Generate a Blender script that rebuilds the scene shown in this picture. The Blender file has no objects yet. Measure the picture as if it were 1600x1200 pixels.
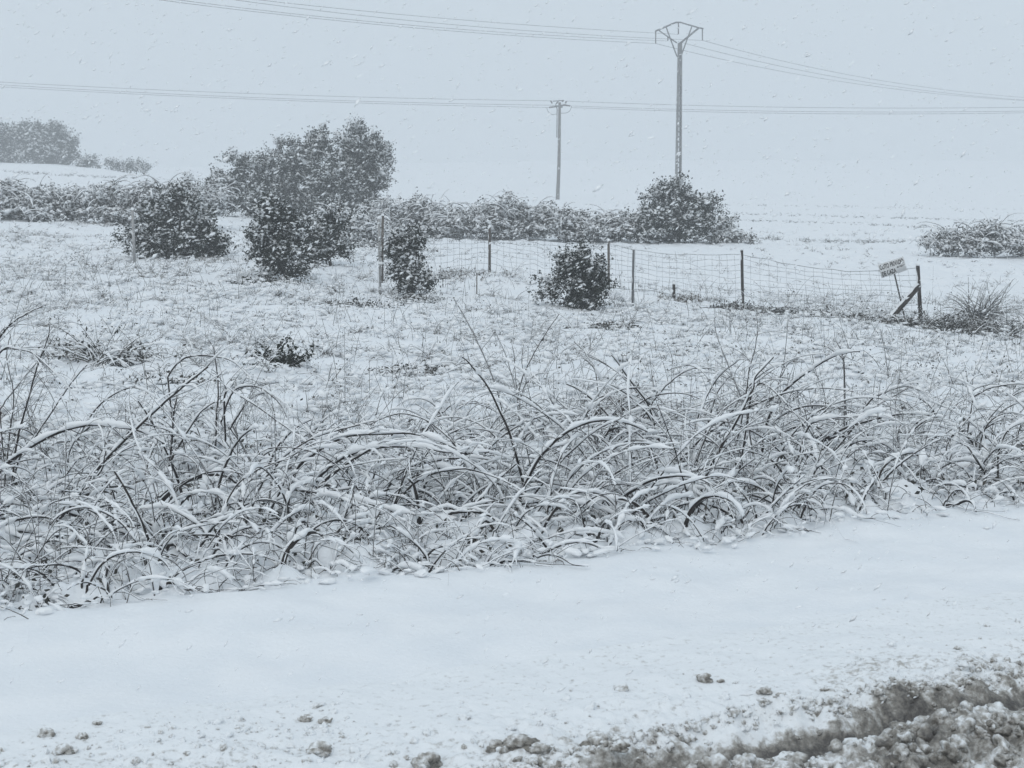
import bpy, math, random
import numpy as np
from mathutils import Vector
R = np.random.default_rng(7)
random.seed(7)
SC = bpy.context.scene
COL = SC.collection

# ------------------------------------------------------------------ camera, sky, sun, exposure
FPX = 2400.0                                   # focal length in pixels of the 1600 px wide photograph
CAMH = 1.7
PITCH = math.atan(270.0 / FPX)
cd = bpy.data.cameras.new('camera')
cam = bpy.data.objects.new('camera', cd)
COL.objects.link(cam)
cam.location = (0, 0, CAMH)
cam.rotation_euler = (math.pi / 2 - PITCH, 0, 0)
cd.sensor_width = 36.0
cd.lens = FPX / 1600.0 * 36.0
cd.clip_start = 0.05
cd.clip_end = 3000
cd.dof.use_dof = True
cd.dof.focus_distance = 12.0
cd.dof.aperture_fstop = 12.0
SC.camera = cam

SUN_EL, SUN_AZ = math.radians(46), math.radians(200)
w = bpy.data.worlds.new('World')
SC.world = w
w.use_nodes = True
nt = w.node_tree
bg = nt.nodes['Background']
sky = nt.nodes.new('ShaderNodeTexSky')
sky.sky_type = 'NISHITA'
sky.sun_disc = False
sky.sun_elevation = SUN_EL
sky.sun_rotation = SUN_AZ
sky.dust_density = 4.0
sky.air_density = 1.2
hs = nt.nodes.new('ShaderNodeHueSaturation')
hs.inputs['Saturation'].default_value = 0.60
nt.links.new(sky.outputs[0], hs.inputs['Color'])
mx = nt.nodes.new('ShaderNodeMix')               # a closed cloud layer over the clear sky
mx.data_type = 'RGBA'
mx.inputs['Factor'].default_value = 0.85
mx.inputs[7].default_value = (4.42, 5.04, 5.52, 1)
nt.links.new(hs.outputs[0], mx.inputs[6])
nt.links.new(mx.outputs[2], bg.inputs['Color'])
bg.inputs['Strength'].default_value = 0.13
sl = bpy.data.lights.new('sun', 'SUN')
sl.energy = 0.5
sl.angle = math.radians(50)
sl.color = (1.0, 0.985, 0.95)
so = bpy.data.objects.new('sun', sl)
COL.objects.link(so)
so.location = (0, 0, 30)
sd = Vector((math.sin(SUN_AZ) * math.cos(SUN_EL), math.cos(SUN_AZ) * math.cos(SUN_EL), math.sin(SUN_EL)))
so.rotation_euler = sd.to_track_quat('Z', 'Y').to_euler()

SC.view_settings.view_transform = 'Standard'
SC.view_settings.look = 'None'
SC.view_settings.exposure = 0.20
SC.view_settings.gamma = 1.0
SC.render.engine = 'CYCLES'
SC.cycles.volume_bounces = 2
SC.cycles.max_bounces = 8
SC.cycles.diffuse_bounces = 4

HAZE_DENSITY = 0.0035

# ------------------------------------------------------------------ photograph pixel -> point at a real distance
CP, SP = math.cos(PITCH), math.sin(PITCH)
def ray(px, py):
    dx = (np.asarray(px, float) - 800) / FPX
    dc = -(np.asarray(py, float) - 600) / FPX
    y = CP + dc * SP
    z = -SP + dc * CP
    return dx / y, z / y
def at(px, py, d):
    a, b = ray(px, py)
    d = np.asarray(d, float) + 0 * a
    return np.stack([a * d, d, CAMH + b * d], -1)

# ------------------------------------------------------------------ noise
def _h(i, j, s):
    n = (i.astype(np.int64) * 374761393 + j.astype(np.int64) * 668265263 + s * 974634721) & 0x7fffffff
    n = ((n ^ (n >> 13)) * 1274126177) & 0x7fffffff
    n = ((n ^ (n >> 16)) * 668265263) & 0x7fffffff
    return ((n >> 7) & 0xffff) / 65535.0
def vn(x, y, s=0):
    i, j = np.floor(x), np.floor(y)
    fx, fy = x - i, y - j
    fx, fy = fx * fx * (3 - 2 * fx), fy * fy * (3 - 2 * fy)
    a, b, c, d = _h(i, j, s), _h(i + 1, j, s), _h(i, j + 1, s), _h(i + 1, j + 1, s)
    return (a + (b - a) * fx) * (1 - fy) + (c + (d - c) * fx) * fy - 0.5
def fbm(x, y, s=0, o=4, g=0.5):
    t, a = 0, 1.0
    for k in range(o):
        c, sn = math.cos(k * 1.1), math.sin(k * 1.1)
        t = t + a * vn((x * c - y * sn) * 2 ** k + 13.7 * k, (x * sn + y * c) * 2 ** k, s + k)
        a *= g
    return t
def domes(x, y, s=0, rmin=0.35, rmax=0.75):
    """field of half balls of uneven size, one a unit cell: 0..rmax"""
    i0, j0 = np.floor(x), np.floor(y)
    best = np.zeros_like(x)
    for di in (-1, 0, 1):
        for dj in (-1, 0, 1):
            i, j = i0 + di, j0 + dj
            cx, cy = i + _h(i, j, s), j + _h(i, j, s + 5)
            r = rmin + (rmax - rmin) * _h(i, j, s + 9) ** 2
            h = np.sqrt(np.maximum(0, r * r - (x - cx) ** 2 - (y - cy) ** 2))
            best = np.maximum(best, h)
    return best
def sstep(a, b, x):
    t = np.clip((x - a) / (b - a), 0, 1)
    return t * t * (3 - 2 * t)

# ------------------------------------------------------------------ the lie of the land
CTRL = []
for s in (-0.5, -0.33, -0.17, 0, 0.17, 0.33, 0.5):
    for d in (3, 5, 8, 12, 16):
        CTRL.append((s, d, 0.0))
def c(px, py, d):
    a, b = ray(px, py)
    CTRL.append((float(a), d, float(CAMH + b * d)))
for px, py, d in [(1437, 505, 26), (1160, 482, 27.5), (990, 487, 26), (765, 430, 31), (597, 455, 28), (208, 425, 29),
                  (430, 437, 27.5), (270, 408, 32), (512, 418, 31), (640, 467, 27), (900, 487, 26), (1600, 525, 25), (0, 430, 28),
                  (0, 345, 45), (180, 355, 45), (330, 378, 42), (700, 377, 46), (1000, 386, 44), (1250, 395, 42), (1520, 402, 43), (1700, 405, 43),
                  (-150, 345, 45), (480, 346, 60), (700, 345, 62), (1060, 360, 60), (1350, 360, 62), (1650, 365, 62),
                  (0, 296, 85), (300, 305, 85), (700, 322, 85), (1060, 330, 90), (1500, 338, 90),
                  (870, 312, 140), (1060, 308, 125), (1400, 315, 130), (600, 312, 130), (0, 254, 150), (140, 261, 150), (280, 284, 150), (430, 306, 150),
                  (1300, 285, 200), (800, 285, 200), (1600, 285, 200), (1300, 262, 300), (800, 262, 300), (0, 262, 230), (300, 285, 220),
                  (0, 262, 420), (800, 252, 420), (1600, 252, 420)]:
    c(px, py, d)
CTRL = np.array(CTRL)
_cx, _cy, _cv = CTRL[:, 0] * 3.0, np.log(CTRL[:, 1]), CTRL[:, 2] / CTRL[:, 1]
_D = np.sqrt((_cx[:, None] - _cx[None]) ** 2 + (_cy[:, None] - _cy[None]) ** 2 + 0.01)
_A = np.zeros((len(_cx) + 3,) * 2)
_A[:-3, :-3] = _D + np.eye(len(_cx)) * 0.004
_P = np.stack([np.ones_like(_cx), _cx, _cy], 1)
_A[:-3, -3:] = _P
_A[-3:, :-3] = _P.T
_W = np.linalg.solve(_A, np.concatenate([_cv, np.zeros(3)]))
def land(x, y):
    x, y = np.asarray(x, float), np.asarray(y, float)
    d = np.clip(y, 2.5, 430)
    s = np.clip(x / d, -0.55, 0.55) * 3.0
    t = np.log(d)
    out = _W[-3] + _W[-2] * s + _W[-1] * t
    for k in range(len(_cx)):
        out = out + _W[k] * np.sqrt((s - _cx[k]) ** 2 + (t - _cy[k]) ** 2 + 0.01)
    z = out * d
    return z * sstep(9, 17, np.hypot(x, y))
TH = math.atan(0.478)
CU, SU = math.cos(TH), math.sin(TH)             # the road runs along u, v points away from it into the field
V_EDGE, V_ROAD = 6.50, 5.20
def uv(x, y):
    return x * CU + y * SU, -x * SU + y * CU
def xy(u, v):
    return u * CU - v * SU, u * SU + v * CU
def edge_v(u):
    return V_EDGE + 0.28 * fbm(u * 0.9, u * 0 + 3.3, 40, 3)
def ground(x, y):
    x, y = np.asarray(x, float), np.asarray(y, float)
    z = land(x, y)
    u, v = uv(x, y)
    far = np.hypot(x, y)
    b = sstep(-0.12, 0.30, v - edge_v(u)) * (1 - sstep(70, 110, far))
    z = z + b * (0.10 * fbm(x * 0.8, y * 0.8, 1, 3) + 0.09 * fbm(x * 3.1, y * 3.1, 2, 3) + 0.03)
    brush = b * (1 - sstep(4.5, 6.5, v - V_EDGE))
    z = z + brush * (0.10 * domes(x * 3.4, y * 3.4, 11, .2, .8) - 0.03)
    front = brush * (1 - sstep(.7, 1.6, v - V_EDGE))
    z = z + front * (0.085 * domes(x * 6.5 + .6 * vn(x * 9, y * 9, 50), y * 6.5 + .6 * vn(x * 9, y * 9, 51), 12, .2, .85) + 0.035 * domes(x * 14, y * 14, 13, .2, .85) - .02)
    verge = 1 - sstep(-0.1, 0.2, v - edge_v(u))
    z = z + verge * (0.06 * fbm(x * 0.8, y * 0.8, 3, 3) + 0.022 * fbm(x * 4.2, y * 4.2, 4, 4) + 0.004 * fbm(x * 16, y * 16, 5, 3))
    z = z + 0.03 * sstep(-.7, -.05, v - edge_v(u)) * verge
    return z

# ------------------------------------------------------------------ materials
def mat(name, col, rough=0.85, col2=None, scale=8.0, bump=0.0, bscale=60.0, detail=4.0, spec=0.3, metal=0.0):
    m = bpy.data.materials.new(name)
    m.use_nodes = True
    t = m.node_tree
    p = t.nodes['Principled BSDF']
    p.inputs['Roughness'].default_value = rough
    p.inputs['Specular IOR Level'].default_value = spec
    p.inputs['Metallic'].default_value = metal
    p.inputs['Base Color'].default_value = (*col, 1)
    tc = t.nodes.new('ShaderNodeTexCoord')
    if col2:
        n = t.nodes.new('ShaderNodeTexNoise')
        n.inputs['Scale'].default_value = scale
        n.inputs['Detail'].default_value = detail
        t.links.new(tc.outputs['Object'], n.inputs['Vector'])
        r = t.nodes.new('ShaderNodeValToRGB')
        r.color_ramp.elements[0].position = 0.35
        r.color_ramp.elements[1].position = 0.65
        r.color_ramp.elements[0].color = (*col, 1)
        r.color_ramp.elements[1].color = (*col2, 1)
        t.links.new(n.outputs['Fac'], r.inputs['Fac'])
        t.links.new(r.outputs['Color'], p.inputs['Base Color'])
    if bump:
        n = t.nodes.new('ShaderNodeTexNoise')
        n.inputs['Scale'].default_value = bscale
        n.inputs['Detail'].default_value = 6
        t.links.new(tc.outputs['Object'], n.inputs['Vector'])
        b = t.nodes.new('ShaderNodeBump')
        b.inputs['Strength'].default_value = bump
        b.inputs['Distance'].default_value = 0.02
        t.links.new(n.outputs['Fac'], b.inputs['Height'])
        t.links.new(b.outputs['Normal'], p.inputs['Normal'])
    return m
M_SNOW = mat('snow', (0.79, 0.82, 0.85), 0.9, (0.84, 0.86, 0.88), 3.0, 0.30, 45)
M_FLAKE = mat('snowflake', (0.86, 0.88, 0.9), 0.9, (0.88, 0.9, 0.91), 3.0)
M_CLING = mat('clinging_snow', (0.83, 0.85, 0.87), 0.9, (0.88, 0.89, 0.9), 12.0, 0.2, 120)
M_BARK = mat('wet_bark', (0.020, 0.017, 0.016), 0.7, (0.055, 0.045, 0.040), 30)
M_CANE = mat('cane', (0.008, 0.006, 0.007), 0.6, (0.026, 0.020, 0.018), 9)
M_LEAF = mat('oak_leaf', (0.008, 0.011, 0.008), 0.7, (0.024, 0.030, 0.020), 5, spec=0.15)
M_BRAMBLE = mat('bramble_leaf', (0.018, 0.020, 0.017), 0.7, (0.070, 0.064, 0.054), 4)
M_DRY = mat('dry_grass', (0.040, 0.034, 0.029), 0.85, (0.15, 0.128, 0.105), 3)
M_CONC = mat('concrete', (0.13, 0.13, 0.13), 0.9, (0.20, 0.20, 0.195), 2.5, 0.2, 30)
M_STEEL = mat('galvanised_steel', (0.10, 0.105, 0.11), 0.6, (0.16, 0.165, 0.17), 4)
M_WOOD = mat('weathered_wood', (0.07, 0.06, 0.055), 0.9, (0.15, 0.135, 0.12), 6, 0.3, 30)
M_DARKWOOD = mat('wet_dark_wood', (0.016, 0.013, 0.012), 0.75, (0.045, 0.036, 0.030), 14, 0.3, 30)
M_POST = mat('pale_post', (0.26, 0.26, 0.26), 0.85, (0.42, 0.42, 0.42), 7)
M_WIRE = mat('wire', (0.10, 0.10, 0.105), 0.6, (0.14, 0.14, 0.145), 2)
M_FWIRE = mat('fence_wire', (0.16, 0.165, 0.17), 0.6, (0.42, 0.43, 0.44), 5)
M_INS = mat('insulator', (0.07, 0.06, 0.06), 0.3, (0.12, 0.10, 0.10), 6)
M_BOARD = mat('sign_board', (0.62, 0.62, 0.62), 0.6, (0.74, 0.74, 0.74), 9)
M_INK = mat('sign_ink', (0.012, 0.012, 0.012), 0.6, (0.02, 0.02, 0.02), 9)

def slush_material(name):
    m = bpy.data.materials.new(name)
    m.use_nodes = True
    t = m.node_tree
    L = t.links.new
    p = t.nodes['Principled BSDF']
    tc = t.nodes.new('ShaderNodeTexCoord')
    at_ = t.nodes.new('ShaderNodeAttribute')
    at_.attribute_name = 'dirt'
    n = t.nodes.new('ShaderNodeTexNoise')
    n.inputs['Scale'].default_value = 38
    n.inputs['Detail'].default_value = 8
    n.inputs['Roughness'].default_value = 0.65
    L(tc.outputs['Object'], n.inputs['Vector'])
    ad = t.nodes.new('ShaderNodeMath')
    ad.operation = 'MULTIPLY_ADD'
    ad.inputs[1].default_value = 1.7
    ad.inputs[2].default_value = -0.87
    L(n.outputs['Fac'], ad.inputs[0])
    su = t.nodes.new('ShaderNodeMath')
    su.use_clamp = True
    L(ad.outputs[0], su.inputs[0])
    L(at_.outputs['Fac'], su.inputs[1])
    r = t.nodes.new('ShaderNodeValToRGB')
    e = r.color_ramp.elements
    e[0].position, e[0].color = 0.10, (0.82, 0.845, 0.865, 1)
    e[1].position, e[1].color = 1.0, (0.085, 0.078, 0.072, 1)
    k = e.new(0.38)
    k.color = (0.50, 0.49, 0.47, 1)
    k = e.new(0.62)
    k.color = (0.26, 0.245, 0.22, 1)
    L(su.outputs[0], r.inputs['Fac'])
    L(r.outputs['Color'], p.inputs['Base Color'])
    rr = t.nodes.new('ShaderNodeMapRange')
    rr.inputs['To Min'].default_value = 0.9
    rr.inputs['To Max'].default_value = 0.38
    L(su.outputs[0], rr.inputs['Value'])
    L(rr.outputs['Result'], p.inputs['Roughness'])
    n2 = t.nodes.new('ShaderNodeTexNoise')
    n2.inputs['Scale'].default_value = 75
    n2.inputs['Detail'].default_value = 6
    L(tc.outputs['Object'], n2.inputs['Vector'])
    b = t.nodes.new('ShaderNodeBump')
    ms = t.nodes.new('ShaderNodeMapRange')
    ms.inputs['From Max'].default_value = 0.3
    ms.inputs['To Min'].default_value = 0.22
    ms.inputs['To Max'].default_value = 0.9
    L(su.outputs[0], ms.inputs['Value'])
    L(ms.outputs['Result'], b.inputs['Strength'])
    b.inputs['Distance'].default_value = 0.014
    L(n2.outputs['Fac'], b.inputs['Height'])
    L(b.outputs['Normal'], p.inputs['Normal'])
    return m
M_SLUSH = slush_material('road_slush')

# ------------------------------------------------------------------ mesh building
class Geo:
    def __init__(self):
        self.v, self.f, self.m, self.n = [], [], [], 0
        self.attr = []
    def add(self, V, F, mi=0, attr=None):
        V = np.asarray(V, float).reshape(-1, 3)
        F = np.asarray(F, np.int64)
        self.v.append(V)
        self.f.append(F + self.n)
        self.m.append(np.full(len(F), mi))
        self.attr.append(np.zeros(len(V)) if attr is None else np.broadcast_to(np.asarray(attr, float).ravel(), (len(V),)) if np.size(attr) > 1 else np.full(len(V), float(attr)))
        self.n += len(V)
        return self
    def build(self, name, mats, parent=None, smooth=True, attr=False):
        me = bpy.data.meshes.new(name)
        V = np.concatenate(self.v)
        me.vertices.add(len(V))
        me.vertices.foreach_set('co', V.astype(np.float32).ravel())
        idx = np.concatenate([f.ravel() for f in self.f])
        size = np.concatenate([np.full(len(f), f.shape[1]) for f in self.f])
        me.loops.add(len(idx))
        me.loops.foreach_set('vertex_index', idx.astype(np.int32))
        me.polygons.add(len(size))
        me.polygons.foreach_set('loop_start', np.concatenate([[0], np.cumsum(size)[:-1]]).astype(np.int32))
        me.polygons.foreach_set('material_index', np.concatenate(self.m).astype(np.int32))
        me.polygons.foreach_set('use_smooth', np.full(len(size), smooth))
        me.update(calc_edges=True)
        me.validate()
        for m in (mats if isinstance(mats, (list, tuple)) else [mats]):
            me.materials.append(m)
        if attr:
            a = me.attributes.new('dirt', 'FLOAT', 'POINT')
            a.data.foreach_set('value', np.concatenate(self.attr).astype(np.float32))
        o = bpy.data.objects.new(name, me)
        COL.objects.link(o)
        if parent is not None:
            o.parent = parent
            o.matrix_parent_inverse.identity()
            o.location = -Vector(parent.location)
        return o
def tag(o, label=None, cat=None, group=None, kind=None):
    if label: o['label'] = label
    if cat: o['category'] = cat
    if group: o['group'] = group
    if kind: o['kind'] = kind
    return o
def thing(name, loc, label, cat, group=None):
    e = bpy.data.objects.new(name, None)
    e.empty_display_size = 0.2
    COL.objects.link(e)
    e.location = Vector([float(k) for k in loc])
    return tag(e, label, cat, group)

def norm(a):
    return a / np.maximum(1e-9, np.linalg.norm(a, axis=-1, keepdims=True))
def tubes(paths, rad, sides=5):
    """paths (N,K,3), rad (N,K) -> verts, quads"""
    N, K, _ = paths.shape
    T = norm(np.gradient(paths, axis=1))
    ref = np.zeros_like(T)
    ref[..., 2] = 1
    steep = np.abs(T[..., 2]).max(axis=1) > 0.97
    ref[steep] = (0.9, 0.43, 0)
    S = norm(np.cross(T, ref))
    B = np.cross(S, T)
    a = np.arange(sides) * 2 * math.pi / sides
    V = paths[:, :, None] + rad[:, :, None, None] * (np.cos(a)[:, None] * S[:, :, None] + np.sin(a)[:, None] * B[:, :, None])
    i = (np.arange(N)[:, None, None] * K + np.arange(K - 1)[None, :, None]) * sides
    q = np.arange(sides)[None, None]
    q2 = (q + 1) % sides
    F = np.stack([i + q, i + q2, i + sides + q2, i + sides + q], -1).reshape(-1, 4)
    return V.reshape(-1, 3), F
def snow_on(paths, rad, amount=1.0, seed=0, wind=(-0.45, -0.25, 0)):
    """ridge of snow lying on the upper side of each path: returns its centre line and radius"""
    T = norm(np.gradient(paths, axis=1))
    up = np.zeros_like(T)
    up[..., 2] = 1.0
    up = up + np.array(wind)
    d = norm(up - (up * T).sum(-1, keepdims=True) * T)
    flat = np.sqrt(np.clip(1 - T[..., 2] ** 2, 0, 1))
    N, K, _ = paths.shape
    rr = np.random.default_rng(seed + 100)
    s = np.cumsum(np.linalg.norm(np.diff(paths, axis=1, prepend=paths[:, :1]), axis=-1), 1)
    ph = rr.random((N, 1)) * 100
    n = vn(s * 14 + ph, ph + 0 * s, seed) + 0.7 * vn(s * 38 + ph, ph + 5 + 0 * s, seed + 1)
    am = np.asarray(amount, float)
    am = am[:, None] if am.ndim else am
    sr = am * (0.18 + 0.82 * flat ** 1.5) * np.clip(0.72 + 1.5 * n, 0.05, 2.0)
    sr = np.maximum(sr, 0.0008)
    sr[:, 0] *= 0.3
    sr[:, -1] *= 0.3
    return paths + d * (rad * 0.8 + sr * 0.70)[..., None], sr
def arches(base, head, elev, length, bend, K=12, wig=0.10, seed=0, power=1.25):
    N = len(base)
    rr = np.random.default_rng(seed)
    s = np.linspace(0, 1, K)[None]
    el = elev[:, None] - bend[:, None] * s ** power + wig * np.cumsum(rr.normal(0, 1, (N, K)), 1) / 2
    hd = head[:, None] + wig * np.cumsum(rr.normal(0, 1, (N, K)), 1)
    d = np.stack([np.cos(el) * np.cos(hd), np.cos(el) * np.sin(hd), np.sin(el)], -1)
    P = np.cumsum(d * (length[:, None, None] / (K - 1)), 1)
    return base[:, None] + P - P[:, :1]
def rest_on_ground(P, lift=0.012):
    g = ground(P[..., 0].ravel(), P[..., 1].ravel()).reshape(P.shape[:2])
    k = P[..., 2] < g + lift
    k[:, 0] = False
    P[..., 2] = np.where(k, g + lift, P[..., 2])
    return P
def taper(N, K, r0, tip=0.4):
    r0 = np.broadcast_to(np.asarray(r0, float), (N,))
    return r0[:, None] * np.linspace(1, tip, K)[None]
def rot_frames(z, spin):
    """orthonormal frames whose third axis is z"""
    z = norm(z)
    ref = np.where(np.abs(z[:, 2:3]) < 0.9, np.array([[0, 0, 1.0]]), np.array([[1.0, 0, 0]]))
    x = norm(np.cross(ref, z))
    y = np.cross(z, x)
    c_, s_ = np.cos(spin)[:, None], np.sin(spin)[:, None]
    return np.stack([x * c_ + y * s_, -x * s_ + y * c_, z], -1)       # columns are axes
def scatter(pv, pf, pos, frames, scale):
    """copies of one small shape as one mesh"""
    N, k = len(pos), len(pv)
    scale = np.asarray(scale, float)
    if scale.ndim == 1: scale = scale[:, None]
    P = pv[None] * scale[:, None, :]
    V = np.einsum('nij,nkj->nki', frames, P) + pos[:, None]
    F = (np.arange(N)[:, None, None] * k + pf[None]).reshape(-1, pf.shape[1])
    return V.reshape(-1, 3), F
LEAF_V = np.array([[0, 0, 0], [0.5, 0.27, 0.06], [1, 0, -0.05], [0.5, -0.27, 0.06]])
LEAF_F = np.array([[0, 1, 2], [0, 2, 3]])
OCT_V = np.array([[1, 0, 0], [-1, 0, 0], [0, 1, 0], [0, -1, 0], [0, 0, 1], [0, 0, -1.0]])
OCT_F = np.array([[0, 2, 4], [2, 1, 4], [1, 3, 4], [3, 0, 4], [2, 0, 5], [1, 2, 5], [3, 1, 5], [0, 3, 5]])
def icosphere(n):
    import bmesh
    bm = bmesh.new()
    bmesh.ops.create_icosphere(bm, subdivisions=n, radius=1)
    V = np.array([v.co[:] for v in bm.verts])
    F = np.array([[v.index for v in f.verts] for f in bm.faces])
    bm.free()
    return V, F
ICO1, ICO2, ICO4 = icosphere(1), icosphere(2), icosphere(4)
def rand_dirs(n, rng=R):
    return norm(rng.normal(0, 1, (n, 3)))
def box_geo(g, cx, cy, cz, sx, sy, sz, mi=0, M=None):
    V = np.array([[a, b, c_] for a in (-.5, .5) for b in (-.5, .5) for c_ in (-.5, .5)]) * (sx, sy, sz)
    if M is not None: V = V @ np.asarray(M).T
    F = [[0, 1, 3, 2], [4, 6, 7, 5], [0, 4, 5, 1], [2, 3, 7, 6], [0, 2, 6, 4], [1, 5, 7, 3]]
    g.add(V + (cx, cy, cz), F, mi)
def bar(g, a, b, r, sides=6, mi=0, r2=None):
    a, b = np.asarray(a, float), np.asarray(b, float)
    r2 = r if r2 is None else r2
    P = np.stack([a, a + (b - a) * 0.001, b - (b - a) * 0.001, b])[None]
    V, F = tubes(P, np.array([[r * .02, r, r2, r2 * .02]]), sides)
    g.add(V, F, mi)
def polyline(pts, n):
    """smooth line through the points"""
    pts = np.asarray(pts, float)
    m = len(pts)
    if m < 3:
        t = np.linspace(0, 1, n)[:, None]
        return pts[0] + (pts[-1] - pts[0]) * t
    e = np.concatenate([[2 * pts[0] - pts[1]], pts, [2 * pts[-1] - pts[-2]]])
    t = np.linspace(0, m - 1 - 1e-6, n)
    i = t.astype(int)
    f = (t - i)[:, None]
    p0, p1, p2, p3 = e[i], e[i + 1], e[i + 2], e[i + 3]
    return 0.5 * (2 * p1 + (p2 - p0) * f + (2 * p0 - 5 * p1 + 4 * p2 - p3) * f ** 2 + (3 * p1 - p0 - 3 * p2 + p3) * f ** 3)

# ------------------------------------------------------------------ the ground sheet
def axis(*parts):
    out = []
    for a, b, st in parts:
        out.append(np.arange(a, b, st))
    return np.concatenate(out + [[parts[-1][1]]])
gx = np.concatenate([-np.geomspace(700, 30, 26)[:-1], axis((-30, -12, 0.6), (-12, -5, 0.12), (-5, 6, 0.032), (6, 13, 0.12), (13, 30, 0.6)), np.geomspace(30, 700, 26)[1:]])
gy = np.concatenate([axis((-40, 3, 2.0), (3, 4.2, 0.1), (4.2, 6.0, 0.05), (6.0, 10.5, 0.03), (10.5, 12.5, 0.05), (12.5, 20, 0.08), (20, 34, 0.14), (34, 64, 0.4), (64, 150, 1.6)), np.geomspace(150, 700, 50)[1:]])
X, Y = np.meshgrid(gx, gy)
Z = ground(X, Y)
U, V_ = uv(X, Y)
Z = Z - 0.30 * (1 - sstep(V_ROAD - 0.30, V_ROAD - 0.10, V_)) * (U > -3.3) * (U < 8.3)
nx, ny = len(gx), len(gy)
ii = (np.arange(ny - 1)[:, None] * nx + np.arange(nx - 1)[None]).ravel()
g = Geo().add(np.stack([X, Y, Z], -1), np.stack([ii, ii + 1, ii + nx + 1, ii + nx], -1))
tag(g.build('snow_field', M_SNOW), kind='structure')

# ------------------------------------------------------------------ road edge: churned slush, wheel rut, dirty ridge
def road_surface(u, v):
    wob = 0.025 * fbm(u * 1.3, u * 0, 21, 3) + 0.02 * fbm(u * 6, v * 2, 33, 2)
    vv = v + wob
    wu, wv = u + 0.05 * fbm(u * 6, v * 6, 34, 3), v + 0.05 * fbm(u * 6 + 9, v * 6, 35, 3)
    fine = fbm(u * 14, v * 14, 22, 6, 0.65)
    churn = 1 - sstep(4.16, 4.66, vv + 0.22 * fbm(u * 2.2, v * 2.2, 23, 3) + 0.24 * np.clip(u - 2.4, -2.2, 0))
    deep = sstep(1.5, 2.5, u)
    rut = sstep(3.76, 3.84, vv) * (1 - sstep(3.95, 4.06, vv)) * sstep(2.0, 2.4, u + 0.3 * fbm(u, v, 24))
    ridge = (1 - sstep(3.64, 3.84, vv)) * sstep(0.9, 2.3, u)
    lump = 0.040 * domes(wu * 8, wv * 8, 25, .25, .85) + 0.034 * domes(wu * 17, wv * 17, 26, .25, .85) + 0.020 * domes(wu * 36, wv * 36, 27, .25, .85)
    gx_, gy_ = xy(u, v)
    rel = lump / 0.055 + 0.5 * fine
    z = ground(gx_, gy_) + 0.004
    z = z + churn * (lump * (0.30 + 0.25 * deep + 0.45 * ridge) * (1 - 0.80 * rut) + (0.016 + 0.014 * ridge) * fine * (1 - .5 * rut) - 0.015)
    z = z + ridge * (0.070 + 0.05 * fbm(u * 2.2, v * 3, 28, 3)) - rut * 0.06
    z = z + 0.030 * np.exp(-((vv - 4.15) / 0.06) ** 2) * sstep(1.8, 2.6, u) * (0.7 + fbm(u * 5, v * 5, 29) + .8 * fine)
    z = z - 0.06 * sstep(5.15, 5.28, v)
    patch = fbm(u * 3.2, v * 3.8, 30, 4)
    grain = vn(wu * 26, wv * 26, 38) + .6 * vn(wu * 60, wv * 60, 39)
    dirt = churn * ((0.02 + 0.06 * deep) + (0.24 + .20 * deep) * patch + (.10 + .16 * deep) * grain)
    dirt = dirt + ridge * (0.52 - 0.24 * np.clip(rel - .35, 0, 1.2) + .16 * grain - 0.30 * sstep(3.58, 3.74, vv) + .25 * patch)
    wall = np.exp(-((vv - 4.06) / 0.05) ** 2) * sstep(2.0, 2.5, u)
    dirt = dirt + 0.30 * wall * (1 + 1.6 * patch + grain) + 1.25 * rut
    return z, np.clip(dirt, 0, 1)
ru, rv = np.arange(-2.2, 7.2, 0.0105), np.arange(2.8, 5.32, 0.0095)
U, V_ = np.meshgrid(ru, rv)
Z, DIRT = road_surface(U, V_)
X, Y = xy(U, V_)
nx, ny = len(ru), len(rv)
ii = (np.arange(ny - 1)[:, None] * nx + np.arange(nx - 1)[None]).ravel()
g = Geo().add(np.stack([X, Y, Z], -1), np.stack([ii, ii + 1, ii + nx + 1, ii + nx], -1), 0, DIRT)
tag(g.build('road', M_SLUSH, attr=True), kind='structure')

def lump_shape(rng, ico=ICO4, squash=0.8, knobs=16):
    """a knobbly clod: bulges of uneven size all over it, then fine crumbs"""
    V, F = ico
    kd = norm(rng.normal(0, 1, (knobs, 3)))
    wd = rng.uniform(.35, .85, knobs)
    am = rng.uniform(.25, .70, knobs)
    ang = np.arccos(np.clip(V @ kd.T, -1, 1))
    h = (am * np.sqrt(np.maximum(0, 1 - (ang / wd) ** 2))).max(1)
    o = rng.random(3) * 50
    n = 0
    for k, (fq, a_) in enumerate(((3.0, .30), (7.0, .22), (14, .14))):
        p = V * fq + o
        n = n + a_ * (vn(p[:, 0] + p[:, 2] * .7, p[:, 1] - p[:, 2] * .6, 3 * k) + vn(p[:, 1] + 7, p[:, 2] + 3, 3 * k + 1))
    Q = V * (.52 + h + .55 * n)[:, None]
    return Q * np.array([rng.uniform(.9, 1.3), rng.uniform(.75, 1), squash]), F
ICO3, ICO5 = icosphere(3), icosphere(5)
protos = [lump_shape(np.random.default_rng(k), ICO3, .8) for k in range(14)]
def lump_dirt(V, base, s):
    return np.clip(base - 0.20 * sstep(-.1, .8, V[:, 2]) + 0.50 * vn(V[:, 0] * 3 + s, V[:, 1] * 3 + V[:, 2], 5), 0, 1)
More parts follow.
